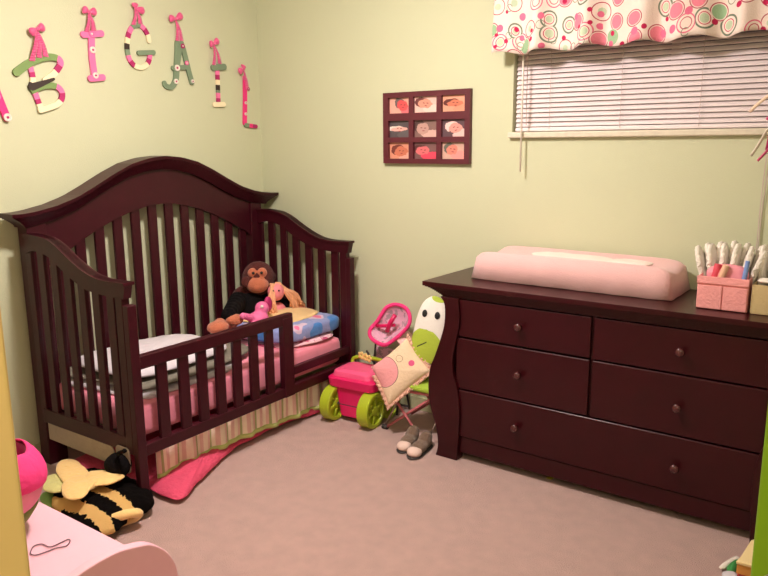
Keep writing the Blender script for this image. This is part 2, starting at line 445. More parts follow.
blanket('blue_blanket', [(.34, -.62), (.54, -.61), (.68, -.56), (.70, -.42), (.705, -.26), (.68, -.135), (.50, -.13), (.36, -.18), (.30, -.4)], .462, .030, BLUE, 'folded blue fleece blanket with pink blotches stacked in the right end of the crib', 'blanket', f=.014, base=.022, back=.02, pw=.35)
blanket('yellow_blanket', [(.26, -.56), (.46, -.56), (.60, -.50), (.62, -.34), (.56, -.17), (.34, -.15), (.22, -.3)], .512, .016, mat('yellow_fleece', (238, 200, 140), .95, .05, 10, .4, 60, sheen=.3), 'pale yellow folded blanket on top of the blue blanket', 'blanket', f=.008)

# ------------------------------------------------------------------ monkey plush
mk = thing('monkey_plush', 'brown plush monkey in a black shirt sitting against the crib headboard', 'plush toy', (.22, -.42, .42))
def L(bm_obj): return bm_obj
def rel(p, t): return (p[0]-t.location[0], p[1]-t.location[1], p[2]-t.location[2])
H = Vector(rel((0.27, -0.319, 0.683), mk))
bm = B()
H = H+Vector((0, -.020, .012)); ell(bm, H, (.085, .098, .098)); ell(bm, H+Vector((.02, -.118, -.0)), (.015, .032, .034)); ell(bm, H+Vector((-.01, .118, -.01)), (.015, .032, .034))
ell(bm, (.0, .02, .12), (.085, .10, .12)); ell(bm, (.02, .02, .05), (.09, .12, .07))
remesh(obj('body', bm, MONK, mk), .008, 5)
bm = B()
fd = (Vector((cx, cy, cz))-Vector(mk.location)-H).normalized()
side = Vector((0, 0, 1)).cross(fd).normalized(); upp = fd.cross(side)
ell(bm, H+fd*.058+upp*-.034-side*.006, (.060, .066, .047)); ell(bm, H+fd*.068+upp*.030-side*.030, (.026, .030, .030)); ell(bm, H+fd*.068+upp*.030+side*.022, (.026, .030, .030))
remesh(obj('face', bm, TAN, mk), .006, 4)
for q_ in (-.026, .018): obj('eye', ell(B(), H+fd*.096+upp*.030+side*q_, (.008,)*3), BLACK, mk, smooth=True)
bm = B()
ell(bm, (.03, .02, .10), (.098, .115, .115))
hl = Vector(rel((0.46, -0.735, 0.558), mk)); hr = Vector(rel((0.42, -0.169, 0.495), mk))
caps(bm, (.03, -.06, .17), hl+Vector((-.03, .02, .02)), .052, .04); caps(bm, (.02, .09, .17), hr+Vector((-.03, -.03, .02)), .05, .038)
remesh(obj('shirt', bm, BLKF, mk), .008, 6)
bm = B(); ell(bm, hl+Vector((0, .03, 0)), (.045, .05, .03)); remesh(obj('hand', bm, TAN, mk), .007, 4)
bm = B(); ell(bm, hr, (.045, .055, .032))
remesh(obj('hand', bm, TAN, mk), .007, 4)
bm = B()
f1 = Vector(rel((0.46, -0.815, 0.543), mk)); f2 = Vector(rel((0.46, -0.469, 0.481), mk))
ell(bm, f1, (.05, .06, .032)); ell(bm, f2, (.05, .05, .035)); caps(bm, (.04, -.06, .03), f1+Vector((-.03, .04, 0)), .045, .035); caps(bm, (.04, .05, .03), f2+Vector((-.03, 0, 0)), .045, .03)
remesh(obj('legs', bm, TAN, mk), .008, 4)

# rag doll with yellow hair leaning on the monkey
dl = thing('rag_doll', 'rag doll with long blond hair and pink face leaning on the monkey', 'doll', (0.36, -0.287, 0.487))
c = Vector(rel((0.38, -0.317, 0.626), dl))
bm = B(); ell(bm, c, (.045, .05, .05)); ell(bm, (0, 0, .0), (.05, .06, .075)); caps(bm, (.02, -.03, .0), (.10, -.07, -.06), .022, .018); caps(bm, (.02, .03, .0), (.10, .05, -.06), .022, .018)
remesh(obj('body', bm, mat('doll_pink', (240, 140, 150), .9, .1, 40, .4, 100), dl), .007, 4)
bm = B()
random.seed(8)
for k in range(64):
    a = -1.3+2.6*random.random(); r = .035+.02*random.random()
    p0 = c+Vector((-.02+.03*random.random(), r*sin(a)*.6, .048)); s = 1 if a > 0 else -1
    e = .9 if s > 0 else .7
    p1 = c+Vector((.02, .06*sin(a)*1.1, .01)); p2 = c+Vector((.035+.02*random.random(), (.075+.04*random.random())*sin(a)*1.25, -.045+.03*random.random())); p3 = c+Vector((.03+.03*random.random(), (.12+.06*random.random())*sin(a)*(1.2 if s > 0 else .65), -.085-.05*random.random()))
    if abs(a) < .5: continue
    tube(bm, cat([p0, p1, p2, p3], 3), .0065, 5)
obj('hair', bm, mat('yarn_hair', (236, 172, 132), .9, .15, 60, .5, 120), dl, smooth=True)
for q_ in (-1, 1): obj('eye', ell(B(), c+fd*.048+side*q_*.015+upp*.008, (.005,)*3), BLACK, dl, smooth=True)

# pink plush animal in front of them
pk = thing('pink_plush', 'small bright pink plush toy with dark pink ear lying in front of the monkey', 'plush toy', (0.5, -0.579, 0.547))
c = Vector(rel((0.5, -0.548, 0.594), pk))
bm = B(); ell(bm, c, (.036, .038, .036)); ell(bm, (.0, 0, .0), (.05, .06, .035)); caps(bm, (.0, -.02, .0), Vector(rel((0.52, -0.702, 0.585), pk)), .022, .018); caps(bm, (.0, -.0, -.02), Vector(rel((0.56, -0.696, 0.517), pk)), .022, .018)
remesh(obj('body', bm, PINK, pk), .006, 4)
bm = B(); ell(bm, c+Vector((.0, .045, .012)), (.016, .028, .042)); obj('ear', bm, MAGENTA, pk, smooth=True)
bm = B(); ell(bm, c+fd*.035+upp*.008, (.009,)*3); obj('eye', bm, WHITE, pk, smooth=True)

# ------------------------------------------------------------------ wall letters
def lengths(P):
    L_ = [0]
    for i in range(1, len(P)): L_.append(L_[-1]+(P[i]-P[i-1]).length)
    return L_
def stroke(bm, pts, wd, cols, n=6, th=.010, x0=.003, smooth=True, caps_=True, dz=0.0):
    """flat wooden stroke on the left wall; pts in (y,z); cols: material index per equal stretch"""
    P = cat(pts, n) if smooth and len(pts) > 2 else [Vector(p) for p in pts]
    if len(P) < 12:
        Q = []
        for i in range(len(P)-1):
            for k in range(12): Q.append(P[i]+(P[i+1]-P[i])*k/12)
        P = Q+[P[-1]]
    LL = lengths(P); T = LL[-1]
    if isinstance(wd, (int, float)): wd = (wd, wd)
    L_, R_ = [], []
    for i, p in enumerate(P):
        t = (P[min(i+1, len(P)-1)]-P[max(i-1, 0)]).normalized(); nn = Vector((-t.y, t.x))
        f = LL[i]/T; w_ = wd[0]+(wd[1]-wd[0])*f
        L_.append(p+nn*w_/2); R_.append(p-nn*w_/2)
    for i in range(len(P)-1):
        mi = cols[min(len(cols)-1, int(LL[i]/T*len(cols)+1e-6))]
        prism(bm, [tuple(L_[i]), tuple(L_[i+1]), tuple(R_[i+1]), tuple(R_[i])], 'x', x0+dz, x0+th+dz, mi)
    if caps_:
        for p, mi, w_ in ((P[0], cols[0], wd[0]), (P[-1], cols[-1], wd[1])):
            prism(bm, [(p.x+w_/2*cos(a*pi/8), p.y+w_/2*sin(a*pi/8)) for a in range(16)], 'x', x0+dz, x0+th*.98+dz, mi)
LM = [PINK, MAGENTA, CRM, LEAF, SAGE, DARK, HOTF]
PK, MG, CR, LG, SG, DK, HP = range(7)
def letter(name, label, strokes, rib, buttons):
    t = thing(name, label, 'wall letter', (0, 0, 0), group='name letters on ribbons')
    allp = [p for s in strokes for p in s[0]]
    c0 = Vector((0, sum(p[0] for p in allp)/len(allp), min(p[1] for p in allp)))
    t.location = c0
    def sh(bm):
        for v in bm.verts: v.co -= c0
        return bm
    bm = B()
    for i, s in enumerate(strokes): stroke(bm, s[0], s[1], s[2], dz=.0012*i)
    obj('letter_board', sh(bm), LM, t)
    if rib:
        knot, lobes, tails = rib
        bm = B()
        for e in tails:
            k = Vector((.018, knot[0], knot[1])); q = Vector((.014, e[0], e[1]))
            m_ = (k+q)/2; wv = Vector((0, .006, 0))
            P = cat([k, m_+Vector((.01, 0, 0)), q], 6)
            for i in range(len(P)-1):
                a0 = .004+.010*i/len(P); a1 = .004+.010*(i+1)/len(P)
                vs = [bm.verts.new(z) for z in (P[i]-Vector((0, a0, 0)), P[i]+Vector((0, a0, 0)), P[i+1]+Vector((0, a1, 0)), P[i+1]-Vector((0, a1, 0)))]
                ws = [bm.verts.new(v.co+Vector((.0015, 0, 0))) for v in vs]
                bm.faces.new(vs); bm.faces.new(ws[::-1])
                for j in range(4): bm.faces.new((vs[j], vs[(j+1) % 4], ws[(j+1) % 4], ws[j]))
        for e in lobes:
            k = Vector((.02, knot[0], knot[1])); q = Vector((.022, e[0], e[1])); d = q-k
            nn = Vector((0, -d.z, d.y)).normalized()
            P = [k, k+d*.45+nn*.015, k+d*1.05+nn*.020, k+d*1.32, k+d*1.05-nn*.016, k+d*.45-nn*.014]
            pp = cat([(v.y, v.z) for v in P], 4, True)
            puff(bm, [tuple(v) for v in pp], (Vector((.02, 0, 0)), Vector((0, 1, 0)), Vector((0, 0, 1)), Vector((1, 0, 0))), .012, .008, rings=3)
        ell(bm, (.024, knot[0], knot[1]), (.008, .009, .009), n=10)
        obj('ribbon_bow', sh(bm), RIB, t, smooth=True)
    for (p, r, mo) in buttons:
        bm = lathe(B(), [(r*.3, .013), (r, .013), (r, .019), (r*.7, .020), (r*.6, .0175), (.0005, .0175)], (0, p[0], p[1]), 14, 'x')
        obj('button', sh(bm), mo, t, smooth=False)
        bm = lathe(B(), [(r*.35, .0175), (r*.35, .0195), (.0004, .0195)], (0, p[0], p[1]), 8, 'x')
        obj('button_centre', sh(bm), MAGENTA if mo is WHITE else WHITE, t)
# names of the strokes are the letters' own shapes
letter('wall_letter', 'hot pink letter A cut off by the left edge, white button on its foot',
       [([(-1.58, 1.783), (-1.553, 1.657), (-1.519, 1.544)], .032, [HP, HP]), ([(-1.58, 1.783), (-1.641, 1.632), (-1.717, 1.484)], .03, [HP]), ([(-1.665, 1.596), (-1.548, 1.629)], .022, [PK])],
       ((0.01, -1.576, 1.893)[1:], [(-1.61, 1.905), (-1.541, 1.913)], [(-1.596, 1.781), (-1.568, 1.784)]), [((0.01, -1.519, 1.546)[1:], .017, WHITE)])
letter('wall_letter', 'large letter B with leaf green top stroke and pink, magenta and cream bands',
       [([(-1.395, 1.766), (-1.389, 1.735), (-1.388, 1.704), (-1.397, 1.678), (-1.384, 1.653), (-1.376, 1.628), (-1.364, 1.586)], .024, [PK, MG, CR, DK, LG, PK, MG, CR]),
        ([(-1.457, 1.736), (-1.403, 1.774), (-1.351, 1.799), (-1.299, 1.812), (-1.262, 1.807), (-1.252, 1.79), (-1.266, 1.766), (-1.292, 1.738), (-1.332, 1.712)], (.034, .025), [LG, LG, LG, LG, LG, LG, PK, MG, CR, CR]),
        ([(-1.392, 1.666), (-1.335, 1.686), (-1.283, 1.687), (-1.259, 1.664), (-1.263, 1.634), (-1.287, 1.609), (-1.326, 1.594), (-1.367, 1.582)], .025, [LG, LG, LG, PK, MG, CR, CR, CR]),
        ([(-1.397, 1.678), (-1.348, 1.696), (-1.294, 1.718)], (.032, .012), [DK])],
       ((0.02, -1.353, 1.922)[1:], [(-1.381, 1.907), (-1.325, 1.932)], [(-1.386, 1.787), (-1.351, 1.803), (-1.32, 1.81)]), [])
letter('wall_letter', 'pink letter I with white buttons down its stem, between the B and the G',
       [([(-1.084, 1.933), (-1.091, 1.839), (-1.086, 1.746)], .031, [PK]), ([(-1.126, 1.926), (-1.034, 1.941)], .030, [PK]), ([(-1.108, 1.733), (-1.045, 1.742)], .030, [PK])],
       ((0.02, -1.095, 2.027)[1:], [(-1.119, 2.037), (-1.064, 2.031)], [(-1.109, 1.939), (-1.073, 1.948)]),
       [((0.01, -1.087, 1.933)[1:], .014, PINK), ((0.01, -1.088, 1.862)[1:], .015, WHITE), ((0.01, -1.084, 1.748)[1:], .014, WHITE)])
letter('wall_letter', 'round letter G banded in pink, cream, black and sage',
       [([(-0.767, 1.936), (-0.771, 1.961), (-0.786, 1.986), (-0.808, 2.002), (-0.834, 2.003), (-0.861, 1.988), (-0.879, 1.961), (-0.89, 1.932), (-0.896, 1.899), (-0.895, 1.867), (-0.886, 1.835), (-0.862, 1.811), (-0.825, 1.804), (-0.792, 1.819), (-0.773, 1.844), (-0.766, 1.874)], .023,
         [CR, MG, PK, SG, SG, PK, MG, CR, DK, SG, PK, MG, CR, CR, CR, MG, PK]), ([(-0.831, 1.873), (-0.745, 1.883)], .023, [SG])],
       ((0.02, -0.841, 2.077)[1:], [(-0.842, 2.098), (-0.801, 2.071)], [(-0.854, 2.001), (-0.813, 2.01)]), [])
letter('wall_letter', 'sage green letter A with curled foot and pink and white buttons',
       [([(-0.584, 1.945), (-0.592, 1.885), (-0.605, 1.819), (-0.616, 1.758), (-0.646, 1.722), (-0.681, 1.725), (-0.689, 1.739)], (.042, .024), [SG]), ([(-0.568, 1.947), (-0.552, 1.904), (-0.537, 1.845), (-0.524, 1.795), (-0.511, 1.755)], (.030, .028), [SG]), ([(-0.629, 1.817), (-0.538, 1.829)], .024, [SG])],
       ((0.02, -0.601, 2.06)[1:], [(-0.634, 2.061), (-0.566, 2.079)], [(-0.593, 1.954), (-0.567, 1.957)]),
       [((0.01, -0.563, 1.932)[1:], .012, MAGENTA), ((0.01, -0.607, 1.819)[1:], .016, WHITE), ((0.01, -0.619, 1.751)[1:], .013, WHITE), ((0.01, -0.543, 1.849)[1:], .011, PINK), ((0.01, -0.51, 1.758)[1:], .010, WHITE)])
letter('wall_letter', 'narrow letter I with grey green cap and striped pink, cream and black stem',
       [([(-0.328, 1.83), (-0.329, 1.751), (-0.331, 1.665)], .024, [PK, MG, CR, DK, SG, PK, MG]), ([(-0.356, 1.841), (-0.279, 1.85)], .034, [SG]), ([(-0.362, 1.645), (-0.296, 1.648)], .026, [CR])],
       ((0.02, -0.355, 1.965)[1:], [(-0.377, 1.963), (-0.326, 1.981)], [(-0.355, 1.854), (-0.311, 1.863)]), [])
letter('wall_letter', 'slim hot pink letter L nearest the room corner, with white gems',
       [([(-0.123, 1.802), (-0.129, 1.679), (-0.139, 1.55)], .026, [HP]), ([(-0.135, 1.539), (-0.052, 1.532)], .022, [SG, HP, MG])],
       ((0.02, -0.146, 1.849)[1:], [(-0.173, 1.836), (-0.139, 1.866)], [(-0.132, 1.79), (-0.112, 1.736)]),
       [((0.01, -0.13, 1.663)[1:], .008, WHITE), ((0.01, -0.134, 1.601)[1:], .008, WHITE), ((0.01, -0.105, 1.742)[1:], .009, MAGENTA)])

# ------------------------------------------------------------------ collage frame
fr = thing('photo_frame', 'dark red wooden frame holding nine baby photos on the back wall', 'picture frame', (1.163, -.012, 1.326))
gx = [(.925, 1.048), (1.078, 1.217), (1.248, 1.382)]
gz = [(1.575, 1.665), (1.453, 1.548), (1.345, 1.430)]
bm = B(); X0, X1, Z0, Z1 = .908, 1.4185, 1.326, 1.682
gx = [tuple(p[0] for p in [(0.94, 1.647), (1.067, 1.642)]), tuple(p[0] for p in [(1.094, 1.641), (1.231, 1.636)]), tuple(p[0] for p in [(1.259, 1.635), (1.389, 1.629)])]
gz = [(1.578, 1.656), (1.458, 1.541), (1.350, 1.432)]
xs = [X0, gx[0][0], gx[0][1], gx[1][0], gx[1][1], gx[2][0], gx[2][1], X1]
zs = [Z0, gz[2][0], gz[2][1], gz[1][0], gz[1][1], gz[0][0], gz[0][1], Z1]
for k in range(0, 8, 2): box(bm, xs[k]-1.163, xs[k+1]-1.163, -.014, .010, 0, Z1-Z0)
for j in range(0, 8, 2):
    for k in range(1, 7, 2): box(bm, xs[k]-1.163, xs[k+1]-1.163, -.014, .010, zs[j]-Z0, zs[j+1]-Z0)
obj('frame', bm, mat('frame_wood', (88, 28, 40), .45, .1, 40), fr)
def photo_mat(i, bg, skin, hat, c, r, ang, cloth):
    m = mat('photo_%d' % i, bg, .35, .06, 30)
    nt = m.node_tree; tc = nt.nodes.new('ShaderNodeTexCoord'); nz = nt.nodes.new('ShaderNodeTexNoise'); nz.inputs['Scale'].default_value = 35
    nt.links.new(tc.outputs['UV'], nz.inputs['Vector']); nz.inputs['Scale'].default_value = 5
    def blob(c, r, ang):
        mp = nt.nodes.new('ShaderNodeMapping'); mp.vector_type = 'TEXTURE'
        mp.inputs['Location'].default_value = (c[0], c[1], 0); mp.inputs['Rotation'].default_value = (0, 0, ang); mp.inputs['Scale'].default_value = (r[0], r[1], 1)
        nt.links.new(tc.outputs['UV'], mp.inputs['Vector'])
        ln = nt.nodes.new('ShaderNodeVectorMath'); ln.operation = 'LENGTH'; nt.links.new(mp.outputs[0], ln.inputs[0])
        d = mathn(nt, 'ADD', ln.outputs['Value'], mathn(nt, 'MULTIPLY', mathn(nt, 'SUBTRACT', nz.outputs['Fac'], .5), .7))
        return mathn(nt, 'LESS_THAN', d, 1)
    base_mix(m, blob((c[0]+.30*cos(ang)*1.2, c[1]-.34), (.42, .26), ang*.5), cloth)
    base_mix(m, blob((c[0]-r[0]*.45, c[1]+r[1]*.35), (r[0]*1.05, r[1]*1.05), ang), hat)
    base_mix(m, blob(c, r, ang), skin)
    base_mix(m, blob((c[0]-.06, c[1]+.05), (.05, .025), ang), (120, 50, 50))
    base_mix(m, blob((c[0]+.10, c[1]+.03), (.05, .025), ang), (120, 50, 50))
    base_mix(m, blob((c[0]+.03, c[1]-.13), (.06, .025), ang), (150, 50, 60))
    return m
PD = [((225, 165, 150), (214, 80, 84), (105, 90, 92), (.62, .50), (.25, .36), .2, (220, 110, 120)),
      ((235, 190, 180), (222, 150, 130), (110, 60, 62), (.45, .55), (.30, .28), -.4, (238, 205, 195)),
      ((224, 160, 135), (205, 120, 95), (95, 45, 45), (.52, .50), (.34, .20), .1, (225, 150, 125)),
      ((80, 72, 76), (228, 170, 160), (230, 215, 205), (.45, .50), (.40, .13), .05, (95, 88, 92)),
      ((130, 100, 95), (190, 150, 140), (85, 62, 60), (.35, .50), (.26, .34), .0, (215, 175, 165)),
      ((96, 72, 80), (226, 150, 140), (240, 200, 195), (.55, .50), (.30, .28), .5, (235, 190, 185)),
      ((215, 145, 120), (200, 115, 90), (110, 50, 45), (.55, .45), (.32, .30), .4, (225, 165, 150)),
      ((120, 85, 85), (214, 110, 115), (90, 50, 50), (.35, .50), (.30, .25), .2, (225, 70, 95)),
      ((205, 165, 150), (215, 130, 115), (100, 100, 90), (.42, .55), (.24, .30), -.2, (230, 150, 145))]
i = 0
for r_ in range(3):
    for c_ in range(3):
        a, b = gx[c_]; z0, z1 = gz[r_]
        bm = B(); uvl = bm.loops.layers.uv.new('UVMap')
        vs = [bm.verts.new((x-1.163, .003, z-Z0)) for x, z in ((a, z0), (b, z0), (b, z1), (a, z1))]
        f = bm.faces.new(vs)
        for l, q in zip(f.loops, ((0, 0), (1, 0), (1, 1), (0, 1))): l[uvl].uv = q
        obj('photo', bm, photo_mat(i, *PD[i]), fr, solid=.002); i += 1

# ------------------------------------------------------------------ blinds, valance, cords
bl = thing('window_blind', 'white horizontal vinyl blind closed over the window below the valance', 'window blind', ((WX0+WX1)/2, .03, WZ0))
bm = B(); z = WZ0+.034; hw = (WX1-WX0)/2-.006
while z < WZ1-.04:
    a = -.62; h = .0125
    p = [(-h*sin(a), h*cos(a)), (h*sin(a), -h*cos(a))]
    # gently crowned slat
    n = 4; sec = []
    for k in range(n+1):
        t = k/n-.5; sec.append((2*t*h*sin(a)-.0016*(1-4*t*t), -2*t*h*cos(a)))
    fr_ = [[bm.verts.new((x, s[0], z-WZ0+s[1])) for s in sec] for x in (-hw, hw)]
    bk_ = [[bm.verts.new((x, s[0]+.0012, z-WZ0+s[1]+.0004)) for s in sec] for x in (-hw, hw)]
    for k in range(n):
        bm.faces.new((fr_[0][k], fr_[0][k+1], fr_[1][k+1], fr_[1][k])); bm.faces.new((bk_[1][k], bk_[1][k+1], bk_[0][k+1], bk_[0][k]))
    z += .0212
obj('slats', bm, SLAT, bl, smooth=True)
obj('headrail', bx(-hw, hw, -.02, .02, WZ1-WZ0-.035, WZ1-WZ0-.002), SLAT, bl, bevel=.003)
obj('bottom_rail', bx(-hw, hw, -.012, .012, .002, .020), SLAT, bl, bevel=.004)
CW = mat('cord_white', (200, 180, 175), .7)
for x in (-.52, -.20, .12, .44):
    obj('ladder_cord', tube(B(), [(x, -.016, .01), (x, -.016, WZ1-WZ0-.03)], .0011, 5), CW, bl)
tube_ = tube(B(), [(1.692-(WX0+WX1)/2, -.065, .58), (1.697-(WX0+WX1)/2, -.075, -.180)], .0042, 7)
obj('tilt_wand', tube_, mat('wand_plastic', (228, 218, 205), .3), bl, smooth=True)
obj('pull_cord', tube(B(), cat([(1.70-(WX0+WX1)/2, -.03, .58), (1.70-(WX0+WX1)/2, -.035, .2), (1.695-(WX0+WX1)/2, -.02, .03)], 6), .0018, 5), D.materials['cord_white'], bl)
tag(obj('long_cord', tube(tube(B(), cat([(2.708, -.035, 2.0), (2.706, -.012, 1.45), (2.70, -.010, 1.2), (2.70, -.012, .98)], 6), .0018, 5), cat([(2.722, -.035, 2.0), (2.72, -.012, 1.45), (2.708, -.010, 1.2), (2.705, -.012, .98)], 6), .0018, 5), D.materials['cord_white']), 'long white cord hanging down the wall by the right edge of the picture', 'cord')

VAL = mat('circle_print_cotton', (240, 222, 212), .9, .02, 20, .3, 200)
nt = VAL.node_tree; tc = nt.nodes.new('ShaderNodeTexCoord')
def circles(scale, off, rad, kind, thr, rgb, w_=.02, rnd=.75, yy=1.0):
    """kind: disc or ring around voronoi cell centres picked by cell colour"""
    mp = nt.nodes.new('ShaderNodeMapping'); mp.inputs['Location'].default_value = (off, off*.7, 0); nt.links.new(tc.outputs['UV'], mp.inputs['Vector'])
    v = nt.nodes.new('ShaderNodeTexVoronoi'); v.voronoi_dimensions = '2D'; v.inputs['Scale'].default_value = scale; v.inputs['Randomness'].default_value = rnd
    nt.links.new(mp.outputs[0], v.inputs['Vector'])
    se = nt.nodes.new('ShaderNodeSeparateColor'); nt.links.new(v.outputs['Color'], se.inputs[0])
    d = mathn(nt, 'SUBTRACT', v.outputs['Distance'], mathn(nt, 'MULTIPLY', se.outputs[1], .08))
    if kind == 'disc': g = mathn(nt, 'LESS_THAN', d, rad)
    else: g = mathn(nt, 'LESS_THAN', mathn(nt, 'ABSOLUTE', mathn(nt, 'SUBTRACT', d, rad)), w_)
    pick = mathn(nt, 'MULTIPLY', mathn(nt, 'GREATER_THAN', se.outputs[0], thr[0]), mathn(nt, 'LESS_THAN', se.outputs[0], thr[1]))
    base_mix(VAL, mathn(nt, 'MULTIPLY', g, pick), rgb)
s1 = 11.5
circles(s1, 0, .30, 'disc', (0, .22), (150, 185, 145))
circles(s1, 0, .30, 'disc', (.22, .42), (232, 130, 150))
circles(s1, 0, .36, 'ring', (.10, .62), (175, 60, 85), .022)
circles(s1, 0, .34, 'ring', (.62, .86), (110, 125, 105), .04)
circles(s1, 0, .19, 'ring', (.62, 1), (196, 70, 100), .02)
circles(s1, 0, .13, 'disc', (.5, .9), (190, 205, 175))
circles(s1, 0, .34, 'ring', (.86, 1), (225, 110, 140), .03)
circles(21, 3.3, .16, 'disc', (0, .22), (190, 25, 80))
circles(18, 6.1, .22, 'disc', (.8, 1), (228, 110, 145))
circles(18, 6.1, .25, 'ring', (.62, .8), (130, 140, 120), .03)
vl = thing('valance', 'gathered white window valance printed with pink and green circles', 'valance', (1.572, 0, 1.815))
VL = 1.55
def vfold(u):
    x = u*VL
    return -.120-.026*sin(2*pi*x/.205+1.0)-.012*sin(2*pi*x/.115+2.4)-.008*sin(2*pi*x/.37)
def vf(u, v):
    x = u*VL; g = 1-.55*v
    y = -.110+(vfold(u)+.110)*g
    if u < .012: y += (.012-u)*3
    zt = -.0+.008*sin(2*pi*x/.205)*(1-v)
    return (x+.006*sin(2*pi*x/.16)*v, y, zt+.30*v)
bm = sheet(vf, 260, 14)
uvl = bm.loops.layers.uv.active
for f in bm.faces:
    for l in f.loops: l[uvl].uv = (l[uvl].uv[0]*VL*1.12, l[uvl].uv[1]*.30)
obj('gathered_fabric', bm, VAL, vl, smooth=True, solid=.002)
obj('curtain_rod', tube(B(), [(-.01, -.095, .29), (VL+.01, -.095, .29)], .009, 10), WHITE, vl, smooth=True)
obj('rod_bracket', bx(-.012, -.002, -.10, 0.0, .28, .30), WHITE, vl)

# ribbon streamers hanging at the right
st = thing('ribbon_streamers', 'bunch of curly pink and white ribbon streamers hanging beside the blind at the right edge', 'ribbons', (2.745, -.30, 2.395))
random.seed(3)
ends = [(2.686, -0.3, 1.373), (2.719, -0.3, 1.356), (2.686, -0.3, 1.524), (2.735, -0.3, 1.394), (2.733, -0.3, 1.496)]
for k, e in enumerate(ends):
    P = []
    x0 = .0
    for i in range(26):
        t = i/25
        ex = e[0]-2.745; z = -(2.395-e[2])*t
        drop = .034+(ex-.034)*max(0, (t-.86)/.14)**1.3
        P.append((drop+.010*sin(i*1.3+k*2)*(t > .3)+.01*(k-2)*(1-t), .012*cos(i*1.3+k*2), z))
    bm = tube(B(), cat(P, 3), .0055, 6, flat=.25)
    obj('ribbon', bm, [mat('ribbon_white', (225, 215, 200), .4), RIB, mat('ribbon_light', (240, 215, 190), .4), MAGENTA, RIB][k], st, smooth=True)

# ------------------------------------------------------------------ dresser
dr = thing('dresser', 'wide dark cherry six drawer dresser with curved corner posts under the window', 'dresser', (2.215, -.25, 0), radians(-.6))
DX = 2.215; DY = -.25
def R(x): return x-DX
def dbox(x0, x1, y0, y1, z0, z1): return bx(x0-DX, x1-DX, y0-DY, y1-DY, z0, z1)
obj('carcass', dbox(1.60, 2.83, -.42, -.02, .10, .765), WOODD, dr)
bm = B()
tops = [(.0, -.481, .802, .822)]
for k_ in range(10):
    q_ = k_/9
    tops.append((.010+.075*q_**.8, -.476+.030*q_**.7, .802-.0045*(k_+1), .802-.0045*k_))
for (e, y0, za, zb) in tops:
    box(bm, 1.438+e-DX, 3.010-e-DX, y0-DY, -.014-DY, za, zb)
obj('top', bm, WOODD, dr, bevel=.0012)
outer = [(1.520, .757), (1.536, .742), (1.545, .707), (1.543, .633), (1.523, .561), (1.490, .469), (1.470, .42), (1.460, .332), (1.470, .237), (1.497, .16), (1.512, .09), (1.513, .04), (1.502, 0)]
inner = [(1.612, .757), (1.618, .70), (1.619, .64), (1.598, .54), (1.588, .474), (1.592, .405), (1.612, .349), (1.624, .27), (1.626, .189), (1.620, .09), (1.616, .0)]
O_ = [tuple(p) for p in cat(outer, 4)]; I_ = [tuple(p) for p in cat(inner, 4)]
def at(P, z):
    for i in range(len(P)-1):
        if P[i+1][1] <= z <= P[i][1]:
            k = (P[i][1]-z)/max(1e-6, P[i][1]-P[i+1][1]); return P[i][0]+(P[i+1][0]-P[i][0])*k
    return P[-1][0]
for mir in (False, True):
    for y0, y1 in ((-.462, -.405),):
        bm = B(); n = 40; secs = []
        for i in range(n+1):
            z = .757*(1-i/n); a = at(O_, z)-DX; b = at(I_, z)-DX
            if mir: a, b = -a+.018, -b+.018
            secs.append([bm.verts.new(q) for q in ((a, y0-DY, z), (b, y0-DY, z), (b, y1-DY, z), (a, y1-DY, z))])
        for i in range(n):
            for k in range(4): bm.faces.new((secs[i][k], secs[i][(k+1) % 4], secs[i+1][(k+1) % 4], secs[i+1][k]))
        bm.faces.new(secs[0]); bm.faces.new(secs[-1][::-1])
        obj('curved_post', bm, WOODD, dr, bevel=.003)
    x0, x1 = (1.535, 1.60) if not mir else (2*DX-1.60, 2*DX-1.535)
    obj('side_panel', dbox(x0, x1, -.41, -.02, .08, .757), WOODD, dr, bevel=.002)
    obj('rear_foot', dbox(x0, x1, -.10, -.03, 0, .08), WOODD, dr)
obj('apron', dbox(1.60, 2.85, -.440, -.40, .036, .114), WOODD, dr, bevel=.003)
obj('drawer_stile', dbox(2.207, 2.219, -.432, -.40, .35, .765), WOODD, dr)
ML = 2*DX
def drawer(x0, x1, z0, z1, knobs):
    d = obj('drawer', dbox(x0, x1, -.448, -.418, z0, z1), WOODD, dr, bevel=.004)
    for (kx, kz) in knobs:
        bm = lathe(B(), [(.006, 0), (.009, -.001), (.007, -.010), (.010, -.016), (.017, -.022), (.018, -.028), (.013, -.034), (.002, -.036)], (kx-DX, -.448-DY, kz), 18, 'y')
        obj('knob', bm, KNOB, d, smooth=True)
drawer(1.598, 2.207, .586, .752, [(1.905, .672)]); drawer(2.219, 2.845, .584, .752, [(2.549, .672)])
drawer(1.598, 2.207, .344, .577, [(1.908, .463)]); drawer(2.219, 2.845, .344, .577, [(2.552, .458)])
drawer(1.598, 2.845, .118, .337, [(1.902, .228), (2.560, .220)])

# changing pad
pd = thing('changing_pad', 'contoured baby changing pad in a pale pink terry cover on the dresser', 'changing pad', (2.03, -.165, .823))
def padf(u, v):
    # u along x, v across
    return None
bm = B(); nu, nv = 44, 20
def padz(u, v):
    x = 2*u-1; y = 2*v-1
    e = (1-abs(x)**18)*(1-abs(y)**12)
    con = .104+.034*abs(y)**1.5
    end = 1-.05*abs(x)**6
    return con*end*max(0, e)**.33
g = [[None]*(nv+1) for _ in range(nu+1)]; g0 = [[None]*(nv+1) for _ in range(nu+1)]
for i in range(nu+1):
    for j in range(nv+1):
        u = i/nu; v = j/nv
        X = -.440+.88*u; Y = -.150+.295*v
        X += .018*(1-2*v)*0
        cr = .02*(abs(2*u-1)**4)
        Y2 = Y*(1-cr*3)
        g[i][j] = bm.verts.new((X, Y2, padz(u, v)+.002)); g0[i][j] = bm.verts.new((X*.985, Y2*.97, .001))
